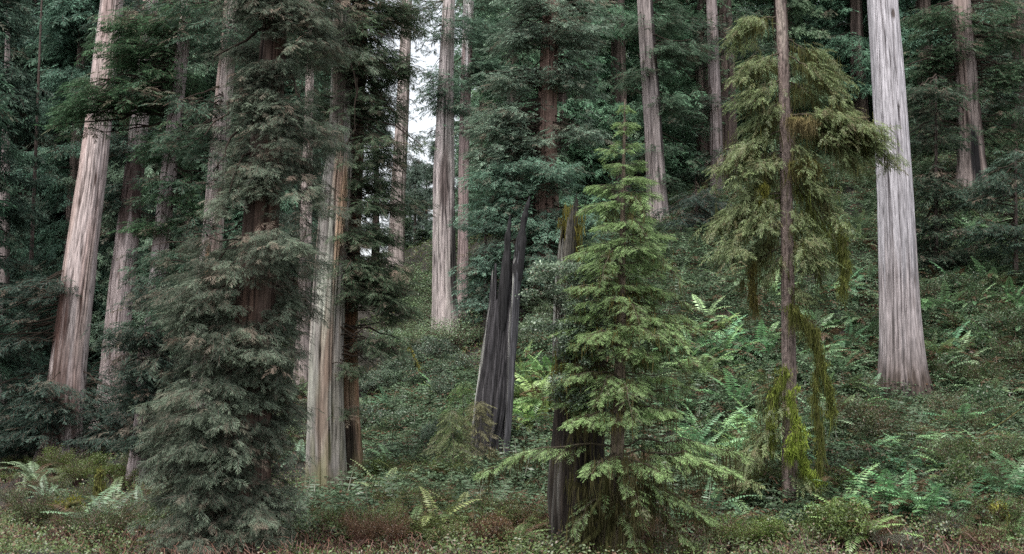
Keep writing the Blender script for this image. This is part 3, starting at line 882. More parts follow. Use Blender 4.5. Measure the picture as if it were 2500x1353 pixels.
# ================================================================== BURNT SNAG
d = 35
def shell(g, prof, dd, thick, seed, col_out, col_in, th0=-math.pi, th1=math.pi, seg=90, lich=1., nz=70, edge=None):
    """hollow broken stem; prof rows (py, left px, right px); edge(theta) gives the height fraction at which it breaks off"""
    rows = sorted(prof, key=lambda q: -q[0])
    zz = np.array([zpx(q[0], dd) for q in rows])
    xc = np.array([P((q[1] + q[2]) / 2, q[0], dd)[0] for q in rows])
    rr = np.array([(q[2] - q[1]) / 2 * mpp(dd) for q in rows])
    th = np.linspace(th0, th1, seg)
    fr = np.linspace(0, 1, nz)
    top = edge(th)
    FZ = zz[0] + fr[:, None] * (top[None] - zz[0])
    X0, R0 = np.interp(FZ, zz, xc), np.interp(FZ, zz, rr)
    C, S = np.cos(th)[None], np.sin(th)[None]
    s = 11
    n1 = vn(C * s, S * s, FZ * .5, seed) * .7 + .3 * vn(C * s * 2.5, S * s * 2.5, FZ * 1.2, seed + 4)
    cav = np.clip(np.abs(2 * n1 - 1) * 2.2, 0, 1)
    ly = vn(C * 2.5, S * 2.5, FZ * .5, seed + 1)
    for sgn, off, cc in ((1, 0, col_out), (-1, thick, col_in)):
        Rr = np.maximum(R0 * (1 + .16 * (cav - .7) + .25 * (ly - .5)) - off * np.clip((1 - fr[:, None]) * 8, .15, 1), .01)
        v = np.stack([X0 + Rr * C, dd + Rr * S + 0 * FZ, FZ], -1)
        c = np.array(cc)[None, None] * (.35 + .9 * cav[..., None])
        if sgn > 0:
            q = sstep(.5, .62, vn(C * 4, S * 4, FZ * .5, seed + 2))[..., None] * sstep(-.55, -.85, C[..., None]) * lich
            c = c * (1 - q) + np.array([.40, .40, .37]) * (.4 + .6 * cav[..., None]) * q
        i, j = np.meshgrid(np.arange(nz - 1), np.arange(seg - 1), indexing="ij")
        a = i * seg + j
        f = np.stack([a, a + 1, a + seg + 1, a + seg], -1)
        g.add(v, f if sgn > 0 else f[..., ::-1], c.reshape(-1, 3))


def edge_pts(tab, dd, jag, seed):
    th = np.array([t for t, _ in tab])
    zz = np.array([zpx(p, dd) for _, p in tab])
    def e(q):
        n = vn(np.cos(q) * 9, np.sin(q) * 9, 0 * q, seed) - .5 + .5 * (vn(np.cos(q) * 22, np.sin(q) * 22, 0 * q, seed + 3) - .5)
        return np.interp(q, th, zz) + n * jag
    return e


o = base_of(1205, d)
r = root("dead_snag", o, "tall burnt hollow snag with charred splintered spires in the middle ground", "dead tree")
g = Geo()
PI = math.pi
shell(g, [(1190, 1140, 1218), (1100, 1150, 1226), (1000, 1160, 1240), (850, 1180, 1250), (750, 1194, 1254), (640, 1202, 1262)], d, .12, 61, (.044, .041, .044), (.008, .007, .008),
      edge=edge_pts([(-PI, 680), (-2.6, 690), (-2.2, 665), (-1.9, 720), (-1.5, 800), (-1.2, 720), (-.8, 668), (-.5, 690), (0, 730), (1, 720), (2, 690), (PI, 680)], d, 1.1, 3))
link("charred_shell", g.mesh("charred_shell", M_CHAR, o, True), r)
g = Geo()
shell(g, [(1125, 1226, 1242), (1000, 1234, 1252), (900, 1238, 1258), (760, 1246, 1268), (650, 1252, 1272), (600, 1258, 1276)], d - .35, .05, 62, (.075, .073, .080), (.010, .009, .010), seg=40,
      edge=edge_pts([(-PI, 640), (-1.5, 610), (0, 600), (PI, 640)], d, 1.4, 4))
link("split_slab", g.mesh("split_slab", M_CHAR, o, True), r)
for pts, w in (([(1222, 860, 24), (1230, 720, 20), (1238, 620, 14), (1242, 560, 9), (1246, 525, 3)], .5), ([(1256, 760, 24), (1263, 660, 20), (1270, 600, 17), (1279, 540, 12), (1286, 505, 8), (1293, 478, 2)], -.2)):
    g = Geo()
    q = np.array([P(p[0], p[1], d - .3) for p in pts])
    t = np.linspace(0, 1, 14)
    u = np.linspace(0, 1, len(pts))
    q = np.stack([np.interp(t, u, q[:, k]) for k in range(3)], -1) + R.normal(0, .012, (14, 3))
    tube(g, q, np.interp(t, u, [p[2] * 1.3 * mpp(d) / 2 for p in pts]) * R.uniform(.7, 1.25, 14) * np.clip(t * 5 + .05, 0, 1), 8, (.022, .021, .022))
    link("spire", g.mesh("spire", M_CHAR, o, True), r)

# ================================================================== MOSSY STUMP (with the hemlock in front of it)
d = 25
o = base_of(1400, d)
r = root("tree_stump", o, "tall dark rotting stump with a broken mossy spire, beside the young hemlock", "stump")
g = Geo()
shell(g, [(1375, 1335, 1470), (1250, 1342, 1466), (1100, 1350, 1468), (950, 1352, 1474), (850, 1356, 1476), (760, 1362, 1470), (700, 1368, 1440), (600, 1376, 1410), (490, 1382, 1408)], d, .12, 65, (.028, .022, .018), (.010, .008, .006), seg=110, nz=90, lich=.25,
      edge=edge_pts([(-PI, 760), (-2.7, 720), (-2.2, 780), (-1.6, 870), (-1, 760), (-.4, 720), (0, 760), (1.5, 740), (PI, 760)], d, .9, 5))
link("stump_shell", g.mesh("stump_shell", M_CHAR, o, True), r)
g = Geo()
shell(g, [(870, 1350, 1404), (700, 1356, 1406), (600, 1364, 1408), (530, 1374, 1412), (480, 1378, 1412)], d - .25, .06, 68, (.085, .078, .066), (.02, .016, .012), seg=70, nz=80, lich=.7,
      edge=edge_pts([(-PI, 560), (-2.4, 600), (-1.9, 540), (-1.4, 520), (-.9, 495), (-.4, 500), (.3, 520), (1.5, 540), (PI, 560)], d, .7, 8))
link("spire", g.mesh("spire", M_FINE, o, True), r)
g = Geo()
pp = np.array([P(1395 + R.normal(0, 12), yy, d - .3) for yy in R.uniform(500, 640, 40)] + [P(R.uniform(1350, 1465), R.uniform(840, 960), d - .85) for _ in range(60)])
strands(g, pp, 900, (.1, .5), .012)
link("moss", g.mesh("moss", M_MOSS, o), r, (.11, .10, .03))


def leaf_cloud(g, c, rad, ntw, nl, size, up=.6, spread=.16, stems=None, base=None, dryp=.05):
    """small leaves gathered round twig ends inside an ellipsoid"""
    c, rad = np.asarray(c, float), np.asarray(rad, float)
    u = R.normal(0, 1, (ntw, 3))
    u /= np.linalg.norm(u, axis=1)[:, None]
    u *= (R.random(ntw) ** .4)[:, None]
    tw = c + u * rad
    p = np.repeat(tw, nl, 0) + R.normal(0, spread, (ntw * nl, 3)) * np.array([1, 1, .6])
    n = len(p)
    nr = R.normal(0, .55, (n, 3)) + np.array([0, -.25, up])
    nr /= np.linalg.norm(nr, axis=1)[:, None]
    a = np.cross(nr, R.normal(0, 1, (n, 3)))
    a /= np.linalg.norm(a, axis=1)[:, None]
    b = np.cross(nr, a)
    s = (size * R.uniform(.6, 1.3, n))[:, None]
    v = np.stack([p - a * s, p + b * s * .5, p + a * s, p - b * s * .5], 1)
    tn = np.clip(np.repeat(R.uniform(.1, .9, ntw), nl) + R.normal(0, .18, n), 0, 1.2)
    at = np.stack([np.repeat(tn[:, None], 4, 1), np.tile(R.random(n)[:, None] * .8, (1, 4)), np.tile(((R.random(n) < dryp) * .7)[:, None], (1, 4))], -1)
    g.add(v.reshape(-1, 3), np.arange(n * 4).reshape(-1, 4), at.reshape(-1, 3))
    if stems is not None:
        for k in range(min(ntw, 40)):
            limb(stems, np.asarray(base, float) + R.normal(0, .08, 3), tw[k], .012, R.uniform(0, .15), 6, attr=(.2, .3, .4), wig=.08)


# evergreen huckleberry growing out of the stump
r = root("huckleberry_bush", P(1400, 840, d), "bush of small pale green leaves growing out of the top of the dark stump", "bush")
g, gs = Geo(), Geo()
oo = P(1400, 840, d)
for k in range(56):
    py = R.uniform(650, 985)
    half = np.interp(py, [640, 700, 780, 860, 985], [45, 85, 80, 62, 40])
    px = np.interp(py, [640, 720, 860, 985], [1365, 1375, 1400, 1400]) + R.uniform(-1, 1) * half
    q = R.uniform(9, 24)
    leaf_cloud(g, P(px, py, d - R.uniform(.4, 1.9)), np.array([q, q, q * .8]) * mpp(d), int(q * .55), 34, .032, stems=gs if k % 3 == 0 else None, base=P(1400, 880, d), spread=.09)
link("stem", gs.mesh("stem", M_TWIG, oo), r, (.05, .045, .04))
link("foliage", g.mesh("foliage", M_LEAF, oo), r, (.095, .135, .095))

# ================================================================== YOUNG HEMLOCK
d = 23.5
o = base_of(1500, d)
r = root("hemlock_tree", o, "bright green young hemlock with feathery tiered boughs in front of the dark stump", "tree")
_, axf = trunk(r, o, [(1492, 1360, 46), (1505, 1150, 34), (1514, 900, 26), (1518, 700, 19), (1521, 500, 11), (1524, 330, 6), (1526, 240, 2.5)], d, dict(ridge=(.17, .13, .10), fiss=(.05, .04, .035)), 31, top=.05, seg=32, dz=.12, mat=M_FINE, mossy=.9, flare=.4)


def lacy_branch(root_, org, p0, p1, arch, width, tpl, mat, n, sz, tint, r0, moss=0, mosslen=(.1, .4), dryp=.03, pitch=.25, name="branch", tipdroop=.12, mossmat=None, mosscol=None, twigs=True, mass=0, color=(1, 1, 1), barkcol=(.06, .05, .035)):
    """one bough: a curved axis with side twigs that carry needle sprays, and moss hanging underneath"""
    t = np.linspace(0, 1, 12)
    L = np.linalg.norm(p1 - p0)
    q = p0 + (p1 - p0) * t[:, None]
    q[:, 2] += arch * L * 4 * t * (1 - t) - tipdroop * L * (t ** 3)
    q[1:] += R.normal(0, .012 * L, (11, 3))
    g, gb = Geo(), Geo()
    tube(gb, q, np.linspace(r0, r0 * .2, 12), 6, barkcol)
    ax = (p1 - p0) / L
    h = np.array([ax[0], ax[1], 0])
    h /= np.linalg.norm(h) + 1e-9
    f = R.uniform(.12, 1, n) ** .8
    b = np.stack([np.interp(f, t, q[:, k]) for k in range(3)], -1)
    side = R.choice([-1, 1], n)
    an = np.radians(R.uniform(25, 75, n)) * side
    ca, sa = np.cos(an), np.sin(an)
    dr = np.stack([h[0] * ca - h[1] * sa, h[0] * sa + h[1] * ca, -R.uniform(0, pitch * 2, n)], -1)
    off = width * (1.05 - f) * R.uniform(0, 1, n) ** .7
    p = b + dr * off[:, None]
    p[:, 2] -= .12 * off ** 2
    tn = np.clip(tint + R.normal(0, .2, n), 0, 1.1)
    place(g, tpl, p, dr + R.normal(0, .12, (n, 3)) + ax * .35, sz * R.uniform(.6, 1.15, n) * (.6 + .5 * (1 - f)), tn, (R.random(n) < dryp) * .7, roll=.2)
    if twigs:
        for k in range(min(n // 4, 16)):
            limb(gb, b[k], p[k] + dr[k] * .1, r0 * .3, .02, 4, attr=barkcol)
    if mass:
        fm = R.uniform(.4, 1.02, mass)
        pm = np.stack([np.interp(fm, t, q[:, k]) for k in range(3)], -1)
        lt = np.array([-h[1], h[0], 0])
        um = R.normal(0, .45, mass)
        pm = pm + lt * (um * width * .9)[:, None] + np.array([0, 0, 1.]) * (R.normal(.03, .08, mass) - .18 * um ** 2)[:, None]
        boughs(g, tpl, pm, h + lt * um[:, None] * .8 + R.normal(0, .2, (mass, 3)), sz * 1.5 * R.uniform(.7, 1.2, mass), 8, tint=np.clip(R.normal(.55, .22, mass), 0, 1), pitch=(0, 45), dryp=dryp)
        strands(gb, pm - np.array([0, 0, .08]), mass * 5, (.1, .45), .008, mat=1)
    br = link(name, gb.mesh(name, [M_FINE, M_MOSS], org), root_, mosscol)
    link("needles", g.mesh("needles", mat, org), br, color)
    if moss:
        gm = Geo()
        src = np.concatenate([p, b, np.stack([np.interp(R.random(60), t, q[:, k]) for k in range(3)], -1)])
        strands(gm, src, moss, mosslen, .008)
        link("moss", gm.mesh("moss", mossmat or M_MOSS, org), br, mosscol)
    return br


HC = (.138, .208, .100)
TIERS = [(290, 40), (330, 62), (380, 85), (430, 95), (480, 110), (530, 120), (580, 135), (630, 150), (680, 165), (730, 180), (780, 195), (830, 205), (880, 190), (930, 180), (980, 170)]
for k, (py, wpx) in enumerate(TIERS):
    nb = 6 if py < 400 else 10
    a0 = R.uniform(0, TAU)
    for b in range(nb):
        az = a0 + b / nb * TAU + R.normal(0, .25)
        L = max(wpx - 24, 12) * mpp(d) * R.uniform(.5, 1.12)
        p0 = axf(zpx(py + R.uniform(-34, 34), d))
        up = .30 if py < 500 else .10
        p1 = p0 + np.array([math.cos(az) * L, math.sin(az) * L, L * up * R.uniform(-.3, 1.5)])
        lacy_branch(r, o, p0, p1, R.uniform(.0, .10), R.uniform(.4, .7) * L, T_HEM, M_HEM, int(24 + 48 * L), .30 if py > 450 else .22, .55, .008 + .008 * L, moss=int(40 * L) if py > 650 else 0, mosslen=(.05, .3), mosscol=(.10, .085, .035), color=HC, tipdroop=.12)
for (y0, x1, y1, dy, L_, nsp, ms, tnt) in ((1010, 1390, 1030, -1.0, .6, 90, 200, .8), (1010, 1650, 1000, -.8, .7, 90, 160, .75), (990, 1400, 880, -.4, .5, 60, 100, .6), (1090, 1170, 1142, -.5, .6, 110, 240, .6),
                                 (1085, 1815, 1105, -.3, .7, 120, 240, .75), (1110, 1440, 1155, -1.3, .5, 60, 120, .8), (1110, 1800, 1145, -1.1, .8, 140, 280, .85), (1130, 1620, 1150, -1.2, .6, 70, 150, .8),
                                 (1150, 1740, 1265, -.9, .6, 80, 380, .5), (1160, 1690, 1330, -.7, .5, 40, 420, .35), (1170, 1380, 1330, -.9, .4, 30, 260, .35), (1200, 1560, 1340, -1.1, .4, 30, 300, .3), (1000, 1690, 930, .6, .7, 60, 80, .5), (1100, 1560, 1240, -1.3, .5, 36, 300, .4)):
    p0 = axf(zpx(y0, d))
    lacy_branch(r, o, p0, P(x1, y1, d + dy), .07, L_, T_HEM, M_HEM, nsp, .42, tnt, .03, moss=ms, mosslen=(.1, .6), mosscol=(.060, .055, .028), color=HC, tipdroop=.05, dryp=.06)
for k in range(16):
    py = R.uniform(470, 960)
    az = R.choice([R.uniform(-2.9, -.3), R.uniform(0, TAU)])
    L = np.interp(py, [470, 960], [120, 215]) * mpp(d) * R.uniform(.8, 1.15)
    p0 = axf(zpx(py, d))
    lacy_branch(r, o, p0, p0 + np.array([math.cos(az) * L, math.sin(az) * L, -L * R.uniform(-.1, .55)]), R.uniform(.08, .16), .35 * L, T_HEM, M_HEM, int(20 + 28 * L), .30, R.uniform(.3, .9), .02, moss=60, mosslen=(.05, .35), mosscol=(.07, .065, .03), color=HC, tipdroop=.2, dryp=.06)
# mossy roots straddling the stump
g = Geo()
for (a0, b0, dz_) in (((1500, 1180), (1400, 1330), -.5), ((1490, 1150), (1440, 1260), -.8), ((1500, 1230), (1560, 1370), -.4), ((1498, 1200), (1470, 1375), -.7), ((1440, 1260), (1425, 1380), -.8), ((1490, 1250), (1370, 1375), -.9)):
    limb(g, P(*a0, d), P(*b0, d + dz_), .09, -.06, 10, attr=(.060, .062, .022), wig=.04)
link("root", g.mesh("root", M_FINE, o, True), r)
gm = Geo()
pp = np.array([P(x, y, d + R.uniform(-.9, .3)) for x, y in zip(R.uniform(1390, 1600, 160), R.uniform(1160, 1330, 160))])
strands(gm, pp, 900, (.1, .5), .008)
link("moss", gm.mesh("moss", M_MOSS, o), r, (.045, .042, .020))

# ================================================================== MOSSY SPRUCE
d = 29
o = base_of(1927, d)
r = root("spruce_tree", o, "slender spruce with olive needles and hanging yellow moss, left of the white redwood", "tree")
_, axf = trunk(r, o, [(1928, 1265, 36), (1927, 1100, 33), (1926, 900, 33), (1923, 700, 32), (1920, 500, 30), (1916, 300, 27), (1911, 120, 26), (1905, 0, 24)], d, dict(ridge=(.20, .155, .14), fiss=(.07, .05, .045)), 33, top=9, seg=48, dz=.08, mat=M_FINE, freq=4, zs=2.2, depth=.12, mossy=.5, flare=.15,
               patch=[(-.2, .8, zpx(60, d), 1., (.34, .29, .25), .6)])
SC, MC, YM = (.118, .152, .076), (.080, .082, .036), (.130, .155, .045)
SPR = [(40, 1800, 75, .3, 50, 180, MC), (130, 1810, 185, -.4, 60, 120, MC), (150, 1850, 160, .7, 40, 100, MC), (90, 2040, 195, .2, 60, 260, MC), (130, 2065, 260, -.4, 70, 300, MC), (110, 1990, 150, .7, 40, 160, MC),
       (200, 1830, 240, -.5, 56, 140, MC), (200, 2000, 250, .4, 40, 200, MC), (290, 2100, 300, -.5, 90, 260, MC), (295, 2165, 360, -.3, 130, 420, MC), (300, 2090, 385, -.5, 60, 300, MC), (320, 1780, 390, -.3, 80, 220, MC),
       (370, 1800, 430, -.5, 56, 200, MC), (470, 1755, 540, -.4, 100, 300, MC), (480, 1780, 595, -.6, 110, 360, MC), (470, 1860, 485, .5, 20, 160, YM),
       (400, 2040, 530, -.3, 46, 420, MC), (430, 2062, 640, -.2, 40, 620, YM), (420, 2000, 560, .4, 36, 420, MC), (600, 2000, 640, -.5, 50, 160, MC), (620, 1860, 690, -.4, 40, 200, MC), (700, 1975, 730, -.5, 36, 160, MC), (600, 1800, 690, .5, 34, 160, MC),
       (250, 1850, 300, -.3, 50, 160, MC), (260, 1860, 330, .6, 44, 120, MC), (400, 1840, 470, .5, 50, 200, MC), (380, 1860, 420, -.4, 40, 160, MC),
       (330, 1985, 440, -.3, 44, 260, MC), (500, 1985, 590, -.4, 50, 200, MC), (540, 1850, 620, .3, 60, 240, MC), (560, 2010, 680, .3, 40, 240, MC),
       (285, 2150, 320, -.7, 90, 260, MC), (300, 2120, 350, -.1, 80, 300, MC), (310, 2070, 330, .3, 50, 200, MC), (230, 1960, 210, 1.1, 30, 100, MC), (350, 1960, 420, 1.0, 30, 120, MC), (960, 1850, 1080, -.5, 30, 260, MC), (1000, 1805, 1160, -.4, 50, 260, MC), (1020, 1840, 1200, .4, 40, 200, MC), (900, 1860, 1000, .7, 30, 160, MC), (1150, 2000, 1190, -.8, 30, 120, MC)]
for (y0, x1, y1, dy, nsp, ms, mcol) in SPR:
    lacy_branch(r, o, axf(zpx(y0, d)), P(x1, y1, d + dy), .10, .75, T_SPR, M_SPR, int(nsp * 1.5), .38, .55, .028, moss=int(ms * .8), mosslen=(.1, .6), mosscol=mcol, color=SC, tipdroop=.08, dryp=.14, pitch=.35, mass=int(nsp * .5) if nsp > 40 else 0)
# dead boughs wrapped in bright moss
def moss_bough(pts, rad, n, ln, colr, dd):
    q = np.array([P(p[0], p[1], dd) for p in pts])
    t = np.linspace(0, 1, 5 * len(pts))
    u = np.linspace(0, 1, len(pts))
    q = np.stack([np.interp(t, u, q[:, k]) for k in range(3)], -1)
    q[1:] += R.normal(0, .03, (len(q) - 1, 3))
    g = Geo()
    tube(g, q, np.linspace(rad, rad * .5, len(q)) * R.uniform(.7, 1.3, len(q)), 7, (.075, .075, .022))
    br = link("dead_branch", g.mesh("dead_branch", M_FINE, o, True), r)
    gm = Geo()
    strands(gm, q, int(n * 1.3), ln, .007)
    strands(gm, q + R.normal(0, rad * 1.3, q.shape), int(n * 1.2), (.04, .16), .010, (.3, 1.), wob=.9)
    link("moss", gm.mesh("moss", M_MOSS, o), br, colr)


moss_bough([(1930, 745), (1965, 780), (1995, 820), (1998, 880), (1985, 960), (2005, 1050), (2000, 1160)], .06, 900, (.15, .8), (.095, .105, .035), d - .5)
moss_bough([(1998, 860), (2010, 900), (2025, 950), (2035, 1010)], .04, 420, (.1, .6), (.10, .115, .035), d - .5)
moss_bough([(1930, 960), (1942, 1010), (1950, 1060), (1955, 1100), (1975, 1150), (2000, 1180)], .08, 800, (.1, .55), (.165, .215, .045), d - .6)
moss_bough([(1950, 1040), (1940, 1080), (1930, 1110)], .07, 380, (.1, .4), (.17, .225, .045), d - .7)
moss_bough([(1920, 900), (1890, 960), (1880, 1040), (1882, 1090)], .06, 600, (.15, .5), (.125, .155, .04), d - .4)
moss_bough([(1930, 400), (1960, 390), (2000, 400)], .05, 300, (.15, .6), (.13, .12, .05), d - .4)
moss_bough([(1925, 290), (1950, 296), (1985, 300)], .05, 400, (.15, .5), (.17, .14, .08), d - .6)
moss_bough([(1850, 500), (1862, 475), (1875, 455)], .07, 260, (.05, .2), (.19, .19, .05), d - .5)
moss_bough([(2050, 560), (2062, 620), (2060, 700)], .06, 520, (.2, .7), (.12, .135, .045), d - .4)
moss_bough([(1840, 640), (1838, 700), (1842, 740)], .03, 300, (.1, .6), (.09, .08, .03), d - .3)

# small hemlocks near the snag
for lab, px, py, hh, wd, dd, colr in (("wispy grey green hemlock sapling in front of the burnt snag's foot", 1105, 1150, 150, 70, 33, (.085, .105, .055)),
                                      ("fresh green little hemlock just left of the burnt snag", 1130, 1060, 130, 80, 36, (.085, .140, .055)),
                                      ("bare twiggy hemlock sapling right against the burnt snag", 1170, 1120, 140, 45, 33.4, (.10, .10, .06))):
    o2 = base_of(px, dd)
    r2 = root("hemlock_sapling", o2, lab, "sapling")
    z1 = zpx(py - hh, dd)
    g = Geo()
    tube(g, np.array([o2 - [0, 0, .2], [o2[0] + .05, dd, (z1 + o2[2]) / 2], [o2[0] - .03, dd, z1]]), [.03, .02, .005], 6, (.09, .075, .06))
    link("trunk", g.mesh("trunk", M_FINE, o2), r2)
    g = Geo()
    n = 260
    f = R.random(n)
    az = R.uniform(0, TAU, n)
    zz_ = o2[2] + (z1 - o2[2]) * (.12 + .88 * f)
    L = wd * mpp(dd) * (1.05 - f) * R.uniform(.1, 1, n) ** .6
    p = np.stack([o2[0] + np.cos(az) * L, dd + np.sin(az) * L, zz_ - .1 * L], -1)
    place(g, T_HEM, p, np.stack([np.cos(az), np.sin(az), -R.uniform(0, .5, n)], -1), R.uniform(.25, .5, n), R.uniform(.2, 1, n), (R.random(n) < .1) * .7)
    link("crown", g.mesh("crown", M_HEM, o2), r2, colr)


# ================================================================== FERNS
FEET = [(812, 34, 75), (1205, 35, 50), (2205, 42, 60), (1400, 25, 70), (1927, 29, 30), (600, 24, 60)]


def clear_hit(x0, x1, y0, y1):
    for _ in range(12):
        p = hit(R.uniform(x0, x1), R.uniform(y0, y1))
        px = 1250 + p[0] / p[1] * F
        if not any(abs(px - fx) < fw + 25 and fd - 7 < p[1] < fd + .5 for fx, fd, fw in FEET):
            break
    return p


def fern_mesh(seed, nf=17, dead=0., raw=False, n=24):
    rr = np.random.default_rng(seed)
    g = Geo()
    for k in range(nf):
        az = k / nf * TAU + rr.normal(0, .3)
        L = rr.uniform(.75, 1.15)
        el = math.radians(rr.uniform(40, 84))
        t = np.linspace(0, 1, n)
        ang = el - t * rr.uniform(1.0, 2.3)
        st = L / (n - 1)
        x = np.r_[0, np.cumsum(np.cos(ang[:-1]) * st)]
        z = np.r_[0, np.cumsum(np.sin(ang[:-1]) * st)]
        bend = rr.normal(0, .12) * t ** 2
        c, s = np.cos(az + bend), np.sin(az + bend)
        q = np.stack([x * c, x * s, z], -1)
        tan = np.gradient(q, axis=0)
        tan /= np.linalg.norm(tan, axis=1)[:, None]
        sd = np.stack([-s, c, 0 * c], -1)
        ln = .14 * np.sin(np.pi * np.clip(t * .86 + .12, 0, 1)) ** .7 * rr.uniform(.85, 1.1)
        isdead = 1. if rr.random() < dead else 0.
        tn = rr.uniform(.15, .9)
        for sg in (1, -1):
            b = q[1:]
            tip = b + (sd[1:] * sg + tan[1:] * .35 - np.array([0, 0, .35]) + rr.normal(0, .10, (n - 1, 3))) * ln[1:, None]
            m = (b + tip) / 2
            w = tan[1:] * (.017 if n > 12 else .024)
            v = np.stack([b, m - w, tip, m + w], 1)
            tp = np.stack([.2 + .2 * t[1:], .4 + .2 * t[1:], .6 + .4 * t[1:], .4 + .2 * t[1:]], 1)
            at = np.stack([np.full_like(tp, tn), tp, np.full_like(tp, isdead * .9)], -1)
            g.add(v.reshape(-1, 3), np.arange(len(v) * 4).reshape(-1, 4), at.reshape(-1, 3))
        o_ = sd * .006
        v = np.stack([q[:-1] - o_[:-1], q[:-1] + o_[:-1], q[1:] + o_[1:], q[1:] - o_[1:]], 1)
        g.add(v.reshape(-1, 3), np.arange(len(v) * 4).reshape(-1, 4), (tn, .2, .3 + .6 * isdead))
    return g if raw else g.mesh("fern_fronds", M_FERN)


FERN = [fern_mesh(500 + k, 15 + k % 4, .12 if k < 4 else .4) for k in range(6)]


def fern_crown(seed):
    g = Geo()
    a = np.linspace(0, 1, 5)
    tube(g, np.stack([0 * a, 0 * a, -.25 + .35 * a], -1), np.array([.09, .12, .11, .08, .02]), 7, (.045, .03, .02))
    return g.mesh("root_crown", M_FINE, smooth=True)


FCROWN = fern_crown(1)
FZ = [("sword fern on the green slope between the hemlock and the mossy spruce", (1660, 1890, 690, 1150), 52, 1.15, (.048, .100, .058)),
      ("sword fern on the slope between the mossy spruce and the white redwood", (1960, 2140, 690, 1080), 40, 1.05, (.032, .075, .048)),
      ("sword fern on the shaded slope right of the white redwood", (2260, 2500, 540, 1000), 62, 1.2, (.030, .070, .042)),
      ("sword fern low on the right, below the foot of the white redwood", (2030, 2500, 1000, 1330), 56, 1.1, (.032, .078, .045)),
      ("bright sword fern on the bank behind the burnt snag", (1240, 1345, 900, 1130), 20, 1.1, (.055, .105, .045)),
      ("large dark sword fern at the lower left below the leaning redwood", (60, 340, 1160, 1350), 13, 1.15, (.030, .052, .038)),  # darker green paints in the dim light of this corner
      ("sword fern among the shrubs between the twin stemmed redwood and the burnt snag", (880, 1150, 930, 1240), 20, .95, (.040, .078, .055)),
      ("sword fern near the bottom edge below the burnt snag", (960, 1320, 1180, 1340), 12, .85, (.040, .072, .040)),
      ("dim sword fern between the foliage clad redwood and the twin stemmed redwood", (675, 760, 960, 1160), 9, .9, (.032, .060, .045)),
      ("sword fern beneath the drooping lower boughs of the hemlock", (1640, 1900, 1150, 1330), 12, 1., (.034, .075, .045)),
      ("distant small fern on the high slope between the hemlock and the brown trunk pair", (2000, 2130, 560, 700), 12, 1., (.03, .06, .04))]
for (lab, (x0, x1, y0, y1), n, s0, colr) in FZ:
    for k in range(n):
        p = clear_hit(x0, x1, y0, y1)
        r2 = root("sword_fern", p, lab, "fern", lab.replace("sword fern", "sword ferns").replace("small fern", "small ferns"))
        s = s0 * R.uniform(.85, 1.65)
        r2.scale = (s, s, s)
        # lean downhill
        gxn = float(gz(p[0] + .5, p[1]) - gz(p[0] - .5, p[1]))
        gyn = float(gz(p[0], p[1] + .5) - gz(p[0], p[1] - .5))
        r2.rotation_euler = (math.atan(gyn) * .6, -math.atan(gxn) * .6, R.uniform(0, TAU))
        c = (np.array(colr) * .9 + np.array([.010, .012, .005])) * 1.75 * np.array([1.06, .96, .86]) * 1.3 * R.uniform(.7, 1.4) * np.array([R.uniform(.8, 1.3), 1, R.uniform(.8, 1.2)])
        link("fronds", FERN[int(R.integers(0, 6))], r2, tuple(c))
        link("root_crown", FCROWN, r2)


# ================================================================== SHRUBS
def shrub_mesh(seed, wisp):
    g, gs = Geo(), Geo()
    if wisp:
        n = 70
        for k in range(n):
            az, L = R.uniform(0, TAU), R.uniform(.5, 1.15)
            tip = np.array([math.cos(az) * L * .75, math.sin(az) * L * .75, .25 + L * R.uniform(.4, .9)])
            limb(gs, np.array([0, 0, -.1]), tip, .011, .15, 7, attr=(.4, .4, .3), wig=.08)
            leaf_cloud(g, tip * .85, (.22, .22, .18), 5, 12, .022, spread=.08, dryp=.12)
    else:
        leaf_cloud(g, (0, 0, .65), (.75, .75, .55), 110, 26, .036, spread=.09, stems=gs, base=(0, 0, -.1), dryp=.06)
    return g.mesh("shrub_foliage", M_LEAF), gs.mesh("shrub_stem", M_TWIG)


